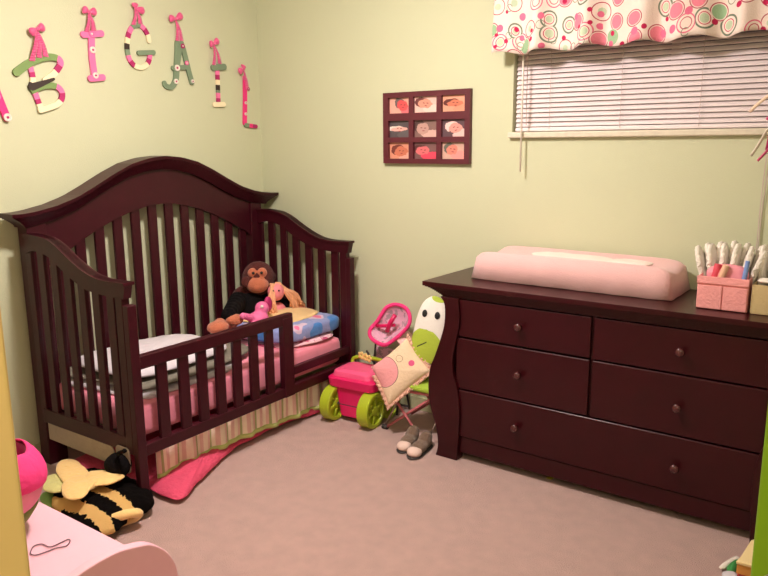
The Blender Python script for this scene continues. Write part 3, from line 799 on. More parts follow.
for i in range(nu):
    for j in range(nv):
        bm.faces.new((g[i][j], g[i+1][j], g[i+1][j+1], g[i][j+1])); bm.faces.new((g0[i][j], g0[i][j+1], g0[i+1][j+1], g0[i+1][j]))
for i in range(nu):
    bm.faces.new((g[i][0], g0[i][0], g0[i+1][0], g[i+1][0])); bm.faces.new((g[i][nv], g[i+1][nv], g0[i+1][nv], g0[i][nv]))
for j in range(nv):
    bm.faces.new((g[0][j], g[0][j+1], g0[0][j+1], g0[0][j])); bm.faces.new((g[nu][j], g0[nu][j], g0[nu][j+1], g[nu][j+1]))
cv = obj('terry_cover', bm, PINKL, pd, smooth=True); fuzz(cv, .005, .09)
pd.rotation_euler = (0, 0, radians(-1.0))
WC = mat('white_pad_cloth', (244, 226, 220), .9, .03, 20, .4, 120)
blanket('cloth_pad', [(1.80, -.10), (1.86, -.21), (2.0, -.215), (2.16, -.20), (2.17, -.10), (2.02, -.06), (1.88, -.05)], .934, .010, WC, 'flat white cloth lying in the hollow of the pink changing pad, left of the other', 'cloth', f=.004, back=.014)
blanket('cloth_pad', [(2.17, -.19), (2.25, -.21), (2.33, -.19), (2.34, -.12), (2.26, -.08), (2.18, -.09)], .934, .009, WC, 'small white cloth on the right half of the pink changing pad', 'cloth', f=.004, back=.014)
bpy.data.objects['cloth_pad'].name = 'changing_cloth'; bpy.data.objects['cloth_pad.001'].name = 'changing_cloth'

# diaper caddy and tan box
PKF = mat('caddy_pink', (244, 164, 164), .85, .05, 20, .4, 100)
cd = thing('diaper_caddy', 'pink fabric box with two front pockets on the right end of the dresser', 'storage box', (2.655, -.285, .823))
def openbox(x0, x1, y0, y1, h, t=.004):
    bm = B()
    box(bm, x0, x1, y0, y1, 0, t); box(bm, x0, x0+t, y0, y1, t, h); box(bm, x1-t, x1, y0, y1, t, h); box(bm, x0+t, x1-t, y0, y0+t, t, h); box(bm, x0+t, x1-t, y1-t, y1, t, h)
    return bm
obj('box', openbox(-.088, .083, -.085, .13, .120), PKF, cd, bevel=.002)
obj('pocket', bx(-.086, -.002, -.0925, -.086, .002, .088), PKF, cd, bevel=.003)
obj('pocket', bx(.001, .081, -.0925, -.086, .002, .088), PKF, cd, bevel=.003)
obj('rim_band', bx(-.0895, .0845, -.0915, -.0855, .094, .121), PKF, cd, bevel=.002)
tb = thing('tan_box', 'plain tan fabric box at the right edge next to the pink caddy', 'storage box', (2.83, -.285, .823))
obj('box', openbox(-.082, .082, -.085, .12, .105), mat('tan_fabric', (206, 182, 134), .85, .05, 20, .4, 100), tb, bevel=.002)
dp = None
rows = [('front', -.245, [2.592, 2.615, 2.638, 2.661, 2.684, 2.707]), ('back', -.185, [2.603, 2.626, 2.649, 2.672, 2.695]), ('tan', -.23, [2.768, 2.795, 2.822])]
nth = ['leftmost', 'second from left', 'third from left', 'fourth from left', 'fifth from left', 'rightmost']
lab = []; xsd = []; ysd = []
for nm, yy, xs_ in rows:
    for i_, x_ in enumerate(xs_):
        w_ = nth[i_] if i_ < len(xs_)-1 else 'rightmost'
        lab.append('white folded diaper in the ' + {'front': 'front row of the pink caddy', 'back': 'back row of the pink caddy', 'tan': 'row inside the tan box'}[nm] + ', ' + w_)
        xsd.append(x_); ysd.append(yy)
for k, x in enumerate(xsd):
    if dp is None:
        dp = thing('folded_diaper', lab[0], 'diaper', (x, ysd[k], .83), group='folded diapers in the boxes')
        bm = puff(B(), [tuple(p) for p in cat([(-.055, 0), (-.06, .08), (-.055, .17), (-.03, .205), (0, .212), (.03, .205), (.055, .17), (.06, .08), (.055, 0)], 3, True)],
                  (Vector((0, 0, 0)), Vector((0, 1, 0)), Vector((0, 0, 1)), Vector((1, 0, 0))), .0125, .0125, rings=5, pw=.25)
        fuzz(obj('pad', bm, DIAP, dp, smooth=True, sub=1), .008, .022)
        bm = B()
        rf = []
        for i in range(40):
            t = i/39; a = pi*t
            rf.append((.0075*sin(i*1.7), -.060*cos(a), .115+.092*sin(a)))
        tube(bm, cat(rf, 3), .0028, 5)
        obj('frill', bm, DIAP, dp, smooth=True)
        q = dp
    else:
        q = dp.copy(); COL.objects.link(q); q['label'] = lab[k]
        for ch in list(dp.children):
            c2 = ch.copy(); COL.objects.link(c2); c2.parent = q
        q.location = (x, ysd[k], .83)
    cxx = 2.650 if x < 2.74 else 2.78
    q.rotation_euler = (0, radians((x-cxx)*290), radians([3, -4, 2, -2, 4, -3][k % 6]))
    q.location.z = .832+.014*(1-abs(x-cxx)/.07)
def stick(name, p0, p1, r, m, label, c_, flat=None):
    return tag(obj(name, tube(B(), [p0, tuple((Vector(p0)+Vector(p1))/2), p1], [r, r, r*.9], 10, flat=flat), m, smooth=True, bevel=.001), label, c_)
blanket('pink_wipes_pouch', [(2.59, -.335), (2.65, -.345), (2.72, -.335), (2.722, -.30), (2.65, -.285), (2.592, -.30)], .93, .055, mat('pouch_pink', (236, 150, 165), .6), 'soft pink pouch standing in the pink caddy in front of the diapers', 'pouch', f=.012, fs=.03, back=.09, pw=.3)
stick('lotion_tube', (2.705, -.345, .83), (2.722, -.335, 1.005), .0085, mat('blue_plastic', (120, 150, 210), .4), 'slim blue and white tube standing at the right of the pink caddy', 'tube')
stick('pink_tube', (2.60, -.345, .83), (2.625, -.33, .985), .014, mat('red_pink_plastic', (214, 70, 90), .4), 'red pink tube standing in the left of the pink caddy', 'tube')
stick('cream_tube', (2.61, -.350, .83), (2.655, -.345, .985), .013, mat('beige_plastic', (225, 180, 150), .4), 'beige tube leaning behind the front edge of the pink caddy', 'tube')
obj_ = blanket('wipes_packet', [(2.765, -.36), (2.84, -.365), (2.90, -.35), (2.90, -.31), (2.83, -.30), (2.77, -.31)], .94, .012, DIAP, 'white crumpled wipes packet lying on top of the tan box', 'packet', f=.006, fs=.03, back=.012)

# ------------------------------------------------------------------ toy wagon
wg = thing('toy_wagon', 'hot pink toy push wagon with lime green wheels beside the crib', 'toy wagon', (.928, -.27, 0), radians(4))
def ringbox(bm, secs):
    vs = []
    for (x0, x1, y0, y1, z, r) in secs:
        vs.append([bm.verts.new((p[0], p[1], z)) for p in rbox(x0, x1, y0, y1, 0, 0, r)])
    for i in range(len(vs)-1):
        n = len(vs[i])
        for k in range(n): bm.faces.new((vs[i][k], vs[i][(k+1) % n], vs[i+1][(k+1) % n], vs[i+1][k]))
    bm.faces.new(vs[0][::-1]); bm.faces.new(vs[-1])
    return bm
obj('tub', ringbox(B(), [(-.075, .075, -.095, .08, .03, .02), (-.10, .10, -.10, .09, .19, .02), (-.135, .145, -.115, .11, .19, .03), (-.14, .15, -.12, .115, .235, .03), (-.13, .14, -.11, .105, .243, .03)]), HOT, wg, bevel=.003)
obj('lid', ringbox(B(), [(-.125, .115, -.10, .10, .240, .03), (-.12, .11, -.095, .095, .268, .04), (-.09, .08, -.07, .07, .278, .04)]), HOTL, wg, smooth=False, bevel=.004)
obj('handle', tube(B(), cat([(-.11, .085, .24), (-.11, .10, .285), (-.04, .105, .297), (.05, .105, .297), (.10, .10, .285), (.10, .085, .24)], 5), .011, 8), LIME, wg, smooth=True)
for (x0, x1, yy) in ((-.145, -.085, -.09), (.085, .15, -.09), (-.145, -.085, .07), (.085, .15, .07)):
    prof = [(.088, x0), (.093, x0+.006), (.093, x1-.006), (.088, x1), (.072, x1), (.066, x1-.016), (.030, x1-.018), (.026, x1-.004), (.004, x1-.002)]
    wh = obj('wheel', lathe(B(), [(.004, x0)]+prof, (0, yy, .093), 40, 'x'), LIME, wg, bevel=.001)
    bm = B()
    for k in range(6):
        a = k*pi/3+.3
        tube(bm, [(x1-.012, yy+.024*cos(a), .093+.024*sin(a)), (x1-.012, yy+.070*cos(a), .093+.070*sin(a))], .008, 6)
    obj('spokes', bm, LIME, wh, smooth=True)
obj('axle', tube(B(), [(-.09, -.09, .093), (.09, -.09, .093)], .008, 8), GREYR, wg)

# ------------------------------------------------------------------ doll stroller
ds = thing('doll_stroller', 'doll seat with hot pink rim and grey pink lining behind the toy wagon', 'doll stroller', (.99, -.13, 0))
ol = [(0.996, -0.17, 0.591), (1.053, -0.17, 0.614), (1.122, -0.17, 0.604), (1.163, -0.17, 0.568), (1.174, -0.17, 0.524), (1.152, -0.17, 0.484), (1.09, -0.17, 0.421), (1.045, -0.17, 0.393), (0.981, -0.17, 0.399), (0.929, -0.17, 0.424), (0.919, -0.17, 0.461), (0.952, -0.17, 0.507), (0.972, -0.17, 0.55)]
ol = [Vector(p)-Vector((.99, -.13, 0)) for p in ol]
n_ = Vector((.35, -.8, .45)).normalized(); ctr = sum(ol, Vector())/len(ol)
ol = [ctr+(p-ctr)*.90 for p in ol]
ol = [p+Vector((0, (p.z-ctr.z)*.45, 0)) for p in ol]
oo = cat(ol, 4, True)
obj('rim', tube(B(), oo, .0105, 8, closed=True), HOTF, ds, smooth=True)
bm = B(); prev = None; ctr = sum(oo, Vector())/len(oo); bowl = []
for k in range(6):
    s = 1-k/6; d = (1-s*s)*.055
    bowl.append([bm.verts.new(ctr+(p-ctr)*s*.99+Vector((-.2, .9, -.2))*d) for p in oo])
cc = bm.verts.new(ctr+Vector((-.2, .9, -.2))*.056)
for k in range(5):
    for i in range(len(oo)): bm.faces.new((bowl[k][i], bowl[k][(i+1) % len(oo)], bowl[k+1][(i+1) % len(oo)], bowl[k+1][i]))
for i in range(len(oo)): bm.faces.new((bowl[5][i], bowl[5][(i+1) % len(oo)], cc))
LIN = mat('lining', (215, 165, 190), .9, .15, 60, .3, 90)
nt = LIN.node_tree; tc = nt.nodes.new('ShaderNodeTexCoord'); nz = nt.nodes.new('ShaderNodeTexNoise'); nz.inputs['Scale'].default_value = 38
nt.links.new(tc.outputs['Object'], nz.inputs['Vector']); base_mix(LIN, mathn(nt, 'GREATER_THAN', nz.outputs['Fac'], .56), (165, 140, 150))
obj('lining', bm, LIN, ds, smooth=True, solid=.006)
a, b = [Vector(p)-Vector((.99, -.13, 0)) for p in [(1.085, -0.18, 0.561), (1.034, -0.18, 0.469)]]
bm = B(); tube(bm, [a, (a+b)/2+Vector((0, -.01, 0)), b], .012, 8)
a, b = [Vector(p)-Vector((.99, -.13, 0)) for p in [(0.962, -0.17, 0.484), (1.078, -0.17, 0.505)]]
tube(bm, [a, (a+b)/2+Vector((0, -.01, 0)), b], .009, 8)
obj('strap', bm, HOT, ds, smooth=True)
bm = B()
for s in (-.09, .09):
    tube(bm, [(s, -.03, .01), (s*.9, .0, .22), (s*.95, .03, .40)], .006, 7); tube(bm, [(s, .09, .01), (s, .03, .24), (s, -.05, .34)], .006, 7)
tube(bm, [(-.09, .09, .02), (.09, .09, .02)], .006, 7)
obj('frame', bm, GREYR, ds, smooth=True)
bm = puff(B(), [tuple(p) for p in cat([(-.12, .25), (-.02, .23), (.10, .25), (.13, .31), (.09, .355), (-.02, .345), (-.11, .36), (-.14, .31)], 3, True)], (Vector((0, -.02, 0)), Vector((1, 0, 0)), Vector((0, .35, .93)).normalized(), Vector((0, -.93, .35)).normalized()), .04, .03, wr=.01)
fuzz(obj('seat_cushion', bm, LIN, ds, smooth=True), .01, .05)
bm = B()
for k, (px_, pz_) in enumerate(((-.085, .33), (-.06, .325), (-.035, .32))):
    for j in range(5):
        a = j*2*pi/5; ell(bm, (px_+.013*cos(a), -.105, pz_+.013*sin(a)), (.009, .006, .009), n=8)
obj('flower_trim', bm, mat('yellow_felt', (236, 205, 130), .8), ds, smooth=True)
wc = blanket('burp_cloth', [(0.989, -0.051), (1.009, 0.016), (1.104, -0.049), (1.172, -0.173), (1.17, -0.243), (1.091, -0.18)], .43, .015, mat('pink_white_cloth', (236, 190, 190), .9), 'pale pink cloth draped over the back of the doll seat', 'cloth', f=.006, fs=.03)
wc.location = (0, 0, 0)

# ------------------------------------------------------------------ folding character chair
fc = thing('folding_chair', 'childs folding chair with a green and white frog face back and pink crossed legs', 'chair', (1.33, -.26, 0))
FO = Vector((1.33, -.26, 0))
def rp(p): return Vector(p)-FO
ft = [rp(p) for p in (1.12, -0.33, 0.003)[:0] or [(1.12, -0.33, 0.003), (1.431, -0.33, 0.243), (1.198, -0.33, 0.18), (1.335, -0.33, 0.022)]]
bm = tube(B(), [ft[0], ft[1]], .0068, 8); obj('leg', bm, mat('pink_metal', (198, 110, 118), .35), fc, smooth=True)
bm = tube(B(), [ft[2]+Vector((0, -.016, 0)), ft[3]+Vector((0, -.016, 0))], .0068, 8); obj('leg', bm, D.materials['pink_metal'], fc, smooth=True)
sh = Vector((.02, .22, .012))
bm = tube(B(), [ft[0]+sh, ft[1]+Vector((.02, .22, 0))], .0068, 8); obj('leg', bm, D.materials['pink_metal'], fc, smooth=True)
bm = tube(B(), [ft[2]+Vector((.02, .204, 0)), ft[3]+Vector((.02, .204, -.01))], .0068, 8); obj('leg', bm, D.materials['pink_metal'], fc, smooth=True)
bm = tube(B(), [(ft[0].x-.01, ft[0].y, .012), (ft[0].x+.02, ft[0].y, .012)], .013, 8); obj('foot_cap', bm, GREYR, fc, smooth=True)
obj('leg', tube(B(), [(ft[0].x+.004, ft[0].y, .02), (ft[0].x+.075, ft[0].y+.01, .16)], .005, 7), mat('silver_metal', (190, 170, 165), .3, metal=.8), fc, smooth=True)
obj('leg', tube(B(), [tuple(rp((1.412, -0.36, 0.04))), tuple(rp((1.445, -0.36, 0.114)))], .005, 7), D.materials['silver_metal'], fc, smooth=True)
sr = ft[1].z
obj('seat_rail', tube(B(), [(-.11, -.085, .232), (.13, -.085, .243)], .0075, 8), D.materials['pink_metal'], fc, smooth=True)
obj('seat_rail', tube(B(), [(-.11, .13, .24), (.13, .13, .245)], .0075, 8), D.materials['pink_metal'], fc, smooth=True)
bm = puff(B(), rbox(-.12, .13, -.105, .14, 0, 0, .03), xyf(.262), .022, .012, base=.006, pw=.4)
obj('seat', bm, LIMEF, fc, smooth=True)
# back: oval cushion with the face
BK = mat('frog_face_fabric', (235, 230, 222), .85, .03, 20, .2, 90)
nt = BK.node_tree; tc = nt.nodes.new('ShaderNodeTexCoord'); nz = nt.nodes.new('ShaderNodeTexNoise'); nz.inputs['Scale'].default_value = 14
nt.links.new(tc.outputs['Object'], nz.inputs['Vector']); sp = nt.nodes.new('ShaderNodeSeparateXYZ'); nt.links.new(tc.outputs['Object'], sp.inputs[0])
def oval(cx_, cz_, rx, rz, dist=0.0, rot=0):
    dx = mathn(nt, 'DIVIDE', mathn(nt, 'SUBTRACT', sp.outputs[0], cx_), rx); dz = mathn(nt, 'DIVIDE', mathn(nt, 'SUBTRACT', sp.outputs[2], cz_), rz)
    d = mathn(nt, 'ADD', mathn(nt, 'MULTIPLY', dx, dx), mathn(nt, 'MULTIPLY', dz, dz))
    d = mathn(nt, 'ADD', d, mathn(nt, 'MULTIPLY', mathn(nt, 'SUBTRACT', nz.outputs['Fac'], .5), dist))
    return mathn(nt, 'LESS_THAN', d, 1)
# back local frame: object origin = cushion centre, x right, z up
bo = thing_c = None
base_mix(BK, oval(-.012, -.085, .088, .088, .7), (172, 192, 62))
base_mix(BK, oval(.03, .165, .045, .028, .3), (172, 192, 62))
ux = mathn(nt, 'SUBTRACT', sp.outputs[2], mathn(nt, 'ADD', mathn(nt, 'MULTIPLY', sp.outputs[0], .62), -.062))
ml = mathn(nt, 'MULTIPLY', mathn(nt, 'LESS_THAN', mathn(nt, 'ABSOLUTE', ux), .0035), mathn(nt, 'LESS_THAN', mathn(nt, 'ABSOLUTE', mathn(nt, 'ADD', sp.outputs[0], .022)), .024))
base_mix(BK, ml, (60, 66, 30))
pts = [(.0, .165), (.045, .15), (.078, .10), (.088, .03), (.085, -.05), (.07, -.12), (.035, -.165), (-.02, -.172), (-.065, -.145), (-.088, -.09), (-.084, -.02), (-.078, .05), (-.062, .115), (-.035, .15)]
bm = puff(B(), [tuple(p) for p in cat(pts, 4, True)], (Vector((0, 0, 0)), Vector((1, 0, 0)), Vector((0, 0, 1)), Vector((0, -1, 0))), .028, .02, rings=8)
bc = obj('back_cushion', bm, BK, fc, smooth=True)
bc.location = (.020, -.005, .540); bc.rotation_euler = (radians(-12), radians(4), radians(8))
for ex in (-.030, .036):
    bm = puff(B(), [(ex+.0135*cos(a*pi/8), .075+.0185*sin(a*pi/8)) for a in range(16)], (Vector((0, -.0265, 0)), Vector((1, 0, 0)), Vector((0, 0, 1)), Vector((0, -1, 0))), .004, .004, rings=3)
    obj('eye', bm, BLACK, bc, smooth=True)
BS = mat('blue_stripe_fabric', (40, 50, 100), .85)
nt = BS.node_tree; tc = nt.nodes.new('ShaderNodeTexCoord'); sp2 = nt.nodes.new('ShaderNodeSeparateXYZ'); nt.links.new(tc.outputs['Object'], sp2.inputs[0])
base_mix(BS, mathn(nt, 'GREATER_THAN', mathn(nt, 'SINE', mathn(nt, 'MULTIPLY', sp2.outputs[0], 170)), .1), (225, 220, 225))
bm = puff(B(), rbox(-.07, .09, .27, .40, 0, 0, .02), (Vector((0, .02, 0)), Vector((1, 0, 0)), Vector((0, 0, 1)), Vector((0, -1, 0))), .012, .01)
obj('lower_back', bm, BS, fc, smooth=True)

# fringed cream cushion leaning in front
cu = thing('fringed_cushion', 'cream square cushion with ruffled edge and pink dot leaning on the folding chair', 'cushion', (1.21, -.37, .31))
CT = Vector((1.21, -.37, .31))
qc = [Vector(p)-CT for p in [(1.279, -0.36, 0.509), (1.415, -0.36, 0.368), (1.17, -0.36, 0.141), (1.061, -0.36, 0.325)]]
# shape slightly reclined
n_c = Vector((.25, -.93, .30)).normalized()
O0, uu, vv, nn_ = frame((0, 0, 0), n_c)
fl = []
for q in qc:
    view = Vector((cx, cy, cz))-(CT+q); t = -(q.dot(n_c))/(view.dot(n_c)); p = q+view*t
    fl.append((p.dot(uu), p.dot(vv)))
cc2 = (sum(p[0] for p in fl)/4, sum(p[1] for p in fl)/4)
dense = []
for i in range(4):
    a = Vector(fl[i]); b = Vector(fl[(i+1) % 4])
    for k in range(10):
        t = k/10; p = a+(b-a)*t; inw = (Vector(cc2)-p)*.07*sin(pi*t); dense.append(tuple(p+inw))
CUS = mat('cushion_print', (238, 212, 180), .9, .04, 20, .4, 90)
nt = CUS.node_tree; tc = nt.nodes.new('ShaderNodeTexCoord')
def disc(c3, r, rgb, dist=0):
    vm = nt.nodes.new('ShaderNodeVectorMath'); vm.operation = 'DISTANCE'; vm.inputs[1].default_value = c3; nt.links.new(tc.outputs['Object'], vm.inputs[0])
    base_mix(CUS, mathn(nt, 'LESS_THAN', vm.outputs['Value'], r), rgb); return vm.outputs['Value']
def onface(px3):
    q = Vector(px3)-CT; view = Vector((cx, cy, cz))-(CT+q); t = (.02-q.dot(n_c))/(view.dot(n_c)); return tuple(q+view*t)
ear = onface((1.147, -0.36, 0.314))
dv = disc(ear, .076, (120, 80, 80)); disc(ear, .0735, (236, 160, 165))
disc(onface((1.305, -0.36, 0.386)), .0165, (225, 90, 140))
disc(onface((1.238, -0.36, 0.397)), .0215, (170, 140, 110)); disc(onface((1.238, -0.36, 0.397)), .0195, (238, 212, 180))
bm = puff(B(), dense, (O0, uu, vv, nn_), .036, .03, rings=8, cen=cc2)
obj('cover', bm, CUS, cu, smooth=True)
bm = B(); N = len(dense)
for i in range(N*3):
    t = i/3; a = Vector(dense[int(t) % N]); b = Vector(dense[(int(t)+1) % N]); p = a+(b-a)*(t-int(t))
    d = (p-Vector(cc2)).normalized()
    if 28*3 <= i: continue
    p3 = uu*p.x+vv*p.y; d3 = uu*d.x+vv*d.y; wv = .004*sin(i*1.9)
    tube(bm, [p3-d3*.006+nn_*wv, p3+d3*.010+nn_*(-wv*1.5), p3+d3*.020+nn_*wv*2], [.0045, .0055, .004], 5)
obj('ruffle', bm, mat('ruffle_fabric', (226, 180, 160), .9, .1, 40), cu, smooth=True)

# plush shoes
def shoe(label, heel, toe):
    h = Vector(heel); t_ = Vector(toe); d = (t_-h); Ln = d.length; ang = math.atan2(d.y, d.x)
    s = thing('baby_shoe', label, 'shoe', (h.x, h.y, 0), ang, 'pair of baby shoes')
    bm = B(); ell(bm, (.028, 0, .034), (.040, .035, .034)); ell(bm, (Ln*.55, 0, .028), (Ln*.46, .036, .028)); ell(bm, (.01, 0, .052), (.032, .030, .026))
    remesh(obj('upper', bm, BROWNP, s), .005, 4)
    bm = B(); ell(bm, (Ln*.90, 0, .024), (.036, .036, .0235)); obj('toe_cap', bm, mat('shoe_white', (226, 200, 190), .8), s, smooth=True) if 'shoe_white' not in D.materials else obj('toe_cap', bm, D.materials['shoe_white'], s, smooth=True)
    obj('sole', puff(B(), [tuple(p) for p in cat([(-.02, 0), (0, .032), (Ln*.5, .036), (Ln, .034), (Ln+.03, 0), (Ln, -.034), (Ln*.5, -.036), (0, -.032)], 3, True)], xyf(.006), .004, .005, base=.001), GREYR, s, smooth=True)
    bm = B()
    for k in (0, 1): tube(bm, cat([(Ln*(.38+.16*k), -.030, .022), (Ln*(.38+.16*k), 0, .052-.008*k), (Ln*(.38+.16*k), .030, .022)], 4), .004, 6)
    obj('laces', bm, D.materials['shoe_white'], s, smooth=True)
shoe('brown plush baby shoe, left one of the pair by the dresser foot', (1.324, -0.366, 0.0), (1.358, -0.514, 0.0))
shoe('brown plush baby shoe, right one of the pair, touching the dresser foot', (1.414, -0.391, 0.0), (1.433, -0.543, 0.0))

# ------------------------------------------------------------------ bee costume on the floor
bee = thing('bee_costume', 'fluffy black and yellow striped bee plush costume lying on the carpet', 'plush costume', (.635, -1.73, 0))
BO = Vector((.62, -1.72, 0))
def b2(l): return [(p[0]-BO.x, p[1]-BO.y) for p in l]
BEE = mat('bee_fur', (10, 6, 6), .95, .3, 60, 1.0, 260, spec=.1)
nt = BEE.node_tree; tc = nt.nodes.new('ShaderNodeTexCoord'); nz = nt.nodes.new('ShaderNodeTexNoise'); nz.inputs['Scale'].default_value = 70
nt.links.new(tc.outputs['Object'], nz.inputs['Vector'])
sb = nt.nodes.new('ShaderNodeSeparateXYZ'); nt.links.new(tc.outputs['Object'], sb.inputs[0])
bxx = mathn(nt, 'SUBTRACT', sb.outputs[0], .15)
dd = mathn(nt, 'ADD', mathn(nt, 'ADD', sb.outputs[1], mathn(nt, 'MULTIPLY', mathn(nt, 'MULTIPLY', bxx, bxx), .5)), mathn(nt, 'MULTIPLY', mathn(nt, 'SUBTRACT', nz.outputs['Fac'], .5), .03))
def band(a, b): return mathn(nt, 'MULTIPLY', mathn(nt, 'GREATER_THAN', dd, a), mathn(nt, 'LESS_THAN', dd, b))
base_mix(BEE, band(-.070, -.020), (240, 196, 124)); base_mix(BEE, band(.042, .092), (240, 196, 124))
pts = b2([(0.508, -1.768), (0.381, -1.641), (0.392, -1.517), (0.551, -1.478), (0.686, -1.476), (0.805, -1.502), (0.878, -1.562), (0.873, -1.614), (0.888, -1.678), (0.915, -1.766), (0.876, -1.81), (0.763, -1.819), (0.611, -1.795)])
bm = puff(B(), [tuple(p) for p in cat(pts, 4, True)], xyf(.045), .055, .043, rings=9, pw=.45)
fuzz(obj('body', bm, BEE, bee, smooth=True, sub=1), .016, .035)
YF_ = mat('yellow_felt_wing', (246, 206, 136), .95, .06, 12, .5, 60, sheen=.3)
YG = mat('pale_green_wing', (206, 200, 130), .95, .06, 12, .5, 60, sheen=.3)
def lobe(l, z, m, h=.016, tilt=0):
    return [(p[0], p[1]) for p in b2(l)], z, m, h
for l, z, m, h in (lobe([(0.437, -1.693), (0.371, -1.645), (0.366, -1.606), (0.415, -1.59), (0.497, -1.605), (0.578, -1.63), (0.657, -1.672), (0.663, -1.71), (0.624, -1.737), (0.543, -1.73)], .125, YF_),
                   lobe([(0.579, -1.64), (0.596, -1.606), (0.648, -1.576), (0.705, -1.569), (0.735, -1.576), (0.742, -1.614), (0.74, -1.657), (0.709, -1.689), (0.721, -1.731), (0.64, -1.705)], .135, YF_),
                   lobe([(0.562, -1.692), (0.602, -1.664), (0.673, -1.679), (0.724, -1.725), (0.756, -1.771), (0.743, -1.803), (0.707, -1.814), (0.65, -1.795), (0.588, -1.758)], .135, YF_),
                   lobe([(0.483, -1.782), (0.425, -1.736), (0.424, -1.693), (0.455, -1.671), (0.536, -1.703), (0.587, -1.751), (0.57, -1.783), (0.525, -1.794)], .105, YG)):
    bm = puff(B(), [tuple(p) for p in cat(l, 3, True)], xyf(z), h, .012, rings=5, wr=.006)
    fuzz(obj('wing', bm, m, bee, smooth=True, sub=1), .006, .06)
bm = puff(B(), [tuple(p) for p in cat(b2([(0.442, -1.773), (0.436, -1.735), (0.479, -1.726), (0.543, -1.764), (0.54, -1.796)]), 3, True)], xyf(.04), .03, .03, rings=4)
obj('leaf_tail', bm, mat('green_felt', (130, 170, 95), .9, .1, 30), bee, smooth=True)
hd = Vector((0.669, -1.56, 0.162))-BO
bm = B(); ell(bm, hd, (.062, .05, .048)); a1 = Vector((0.706, -1.58, 0.227))-BO; a2 = Vector((0.755, -1.58, 0.252))-BO; caps(bm, hd, a1, .010, .006, 8); caps(bm, a1, a2, .010, .011, 8)
fuzz(remesh(obj('head', bm, BLKF, bee), .007, 3), .006, .03)
c1 = Vector((0.869, -1.705, 0.04))-BO
bm = B(); lp = [c1+Vector(v) for v in ((-.05, -.06, -.01), (-.01, -.03, .02), (.03, .02, .035), (.035, .06, .02), (.0, .06, -.01), (-.03, .02, -.02))]
tube(bm, cat(lp, 5), .020, 8, flat=.9)
fuzz(obj('leg', bm, YF_, bee, smooth=True), .006, .03)

# yellow scrap under the dresser
tag(obj('paper_scrap', puff(B(), [(-.014, -.01), (.012, -.012), (.016, .008), (-.01, .012)], xyf(0), .004, .003, rings=3), mat('yellow_paper', (205, 190, 60), .8), loc=(2.035, -.385, .004)), 'tiny yellow scrap on the carpet under the dresser front', 'scrap')

# ------------------------------------------------------------------ pink bench in the foreground
bn = thing('pink_bench', 'pale pink childrens bench with a rounded end panel in the foreground', 'bench', (1.30, -2.33, 0))
SALM = PALEP
arc = [(-.30, 0), (-.30, .40), (-.22, .425), (-.10, .445), (0.0, .464), (.074, .467), (.13, .456), (.175, .44), (.215, .404), (.240, .36), (.25, .31), (.252, .2), (.252, 0)]
ap = [tuple(p) for p in cat(arc, 4)]
ap = [p for i, p in enumerate(ap)]
for xa, xb in ((.372, .402), (-.55, -.52)):
    bm = B()
    A = [bm.verts.new((xa, p[0], max(0, p[1]))) for p in ap]; Bv = [bm.verts.new((xb, p[0], max(0, p[1]))) for p in ap]
    bm.faces.new(A); bm.faces.new(Bv[::-1]); n = len(ap)
    for i in range(n): bm.faces.new((A[i], A[(i+1) % n], Bv[(i+1) % n], Bv[i]))
    obj('end_panel', bm, PALEP, bn, bevel=.004)
obj('seat_board', bx(-.52, .372, -.30, .150, .405, .428), PALEP, bn, bevel=.004)
obj('front_board', bx(-.52, .372, .105, .125, .06, .405), PALEP, bn, bevel=.003)
obj('rear_board', bx(-.52, .372, -.29, -.27, .06, .405), PALEP, bn, bevel=.003)
hp = cat([(1.465, -2.337, 0.431), (1.449, -2.32, 0.431), (1.457, -2.303, 0.431), (1.487, -2.299, 0.431), (1.49, -2.274, 0.431), (1.491, -2.253, 0.431), (1.502, -2.254, 0.431), (1.516, -2.273, 0.431), (1.504, -2.293, 0.431), (1.5, -2.318, 0.431), (1.493, -2.339, 0.431), (1.478, -2.344, 0.431)], 4, True)
tag(obj('hair_elastic', tube(B(), hp, .0014, 6, closed=True), mat('elastic_grey', (90, 70, 80), .7), smooth=True), 'thin grey hair elastic lying on the pink bench top', 'hair elastic')
# tulip basket
tu = thing('tulip_basket', 'tulip shaped basket with hot pink petal cuff, pink bowl and green base on the bench', 'basket', (1.292, -2.345, .429))
obj('base', lathe(B(), [(.055, 0), (.066, .004), (.096, .035), (.116, .066), (.11, .074), (.02, .074)], n=32), mat('olive_green_felt', (120, 130, 70), .9, .1, 20), tu, smooth=True)
obj('bowl', lathe(B(), [(.106, .064), (.122, .085), (.132, .11), (.132, .15), (.115, .19), (.110, .19), (.124, .15), (.122, .11), (.09, .08), (.02, .075)], n=36), mat('pink_felt', (236, 140, 168), .9, .05, 20, .2, 60), tu, smooth=True)
def pf(u, v):
    a = u*2*pi; w_ = 1+.10*sin(2*a+.6)
    zz = .218-v*(.034+.056*(.5+.5*cos(a-1.0))); rr = (.100+.042*sin(pi*min(1, v*.62))**.8)*1.0
    zz -= .0
    return (rr*cos(a), rr*sin(a), zz+.006*sin(5*a)*(1-v))
obj('petal_cuff', sheet(pf, 48, 12), HOTF, tu, smooth=True, solid=.004)
def lip(u, v):
    a = u*2*pi; r = .100-.02*v; return (r*cos(a), r*sin(a), .213-.09*v)
obj('lining', sheet(lip, 36, 4), MAGENTA, tu, smooth=True, solid=.003)

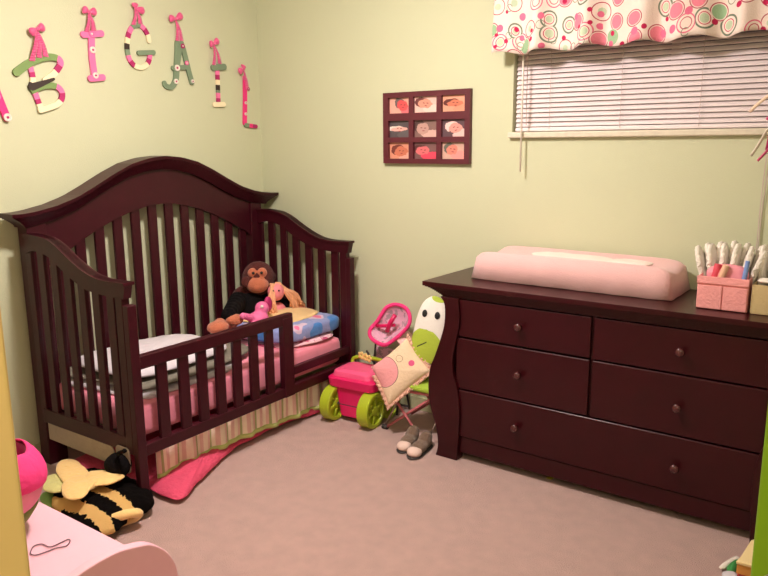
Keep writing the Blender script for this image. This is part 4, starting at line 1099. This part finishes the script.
# ------------------------------------------------------------------ doors near the camera
ex, ey = 2.492, -2.838
def slab(name, e, d, w_, t_, z1, m):
    d = Vector((d[0], d[1], 0)).normalized(); n = Vector((-d.y, d.x, 0)); e = Vector((e[0], e[1], 0)); bm = B()
    c = [e, e+d*w_, e+d*w_+n*t_, e+n*t_]
    vs = [bm.verts.new(p+Vector((0, 0, z))) for z in (.008, z1) for p in c]
    for f in ((0, 1, 2, 3), (4, 7, 6, 5), (0, 4, 5, 1), (1, 5, 6, 2), (2, 6, 7, 3), (3, 7, 4, 0)): bm.faces.new([vs[i] for i in f])
    return struct(name, bm, m, bevel=.004)
slab('door_2', (2.492, -2.850), (-.30, -.95), .86, .035, 2.03, CREAMW)
d1 = slab('door_1', (3.064, -2.470), (.90, -.43), .76, .035, 2.03, LIMEP)
kb = Vector((3.070, -2.466, 0))+Vector((.90, -.43, 0)).normalized()*.058+Vector((-.43, -.90, 0)).normalized()*.005
M = Matrix.Translation(kb+Vector((0, 0, 1.045))) @ Matrix.Rotation(math.atan2(-.90, -.43)+pi/2, 4, 'Z')
bm = lathe(B(), [(.030, 0), (.030, -.004), (.012, -.007), (.011, -.025), (.022, -.032), (.026, -.045), (.020, -.056), (.002, -.059)], n=28, axis='y')
kn = obj('door_knob', bm, CHROME, d1, smooth=True); kn.matrix_world = M

# things on the floor by the green door
bk = thing('wooden_tray', 'cream topped wooden tray leaning by the right end of the dresser', 'tray', (2.95, -.66, 0))
tp = [Vector(p)-Vector((2.95, -.66, 0)) for p in [(2.842, -0.842, 0.128), (2.849, -0.803, 0.128), (2.859, -0.68, 0.128), (2.917, -0.586, 0.128), (2.995, -0.623, 0.128), (2.99, -0.831, 0.128)]]
tp = [(p.x, p.y) for p in tp]
obj('board', prism(B(), tp, 'z', .118, .128), mat('cream_board', (238, 214, 160), .7), bk, bevel=.002)
obj('wood_edge', prism(B(), [(p[0]*.98, p[1]*.98) for p in tp], 'z', .084, .116), mat('orange_pine', (214, 150, 70), .6, .15, 30), bk, bevel=.002)
obj('box', prism(B(), [(p[0]*.95, p[1]*.95) for p in tp], 'z', 0, .084), mat('red_card', (170, 50, 60), .7), bk)
tag(obj('white_paper', puff(B(), [tuple(p) for p in cat([(2.774, -0.707), (2.789, -0.653), (2.811, -0.6), (2.827, -0.619), (2.809, -0.661), (2.79, -0.71)], 2, True)], xyf(.012), .010, .009, rings=4), DIAP, smooth=True), 'crumpled white paper on the carpet left of the wooden tray', 'paper')
tag(obj('green_packet', puff(B(), [tuple(p) for p in cat([(2.798, -0.704), (2.808, -0.654), (2.82, -0.631), (2.829, -0.647), (2.826, -0.721), (2.808, -0.74)], 2, True)], xyf(.016), .014, .012, rings=4), mat('green_plastic', (60, 140, 70), .6), smooth=True), 'small green packet on the carpet beside the white paper', 'packet')
tag(obj('pale_packet', puff(B(), [tuple(p) for p in cat([(2.791, -0.745), (2.811, -0.724), (2.836, -0.727), (2.845, -0.776), (2.807, -0.802)], 2, True)], xyf(.016), .014, .012, rings=4), mat('pale_blue_paper', (220, 215, 220), .6), smooth=True), 'pale crumpled packet at the bottom edge in front of the wooden tray', 'packet')
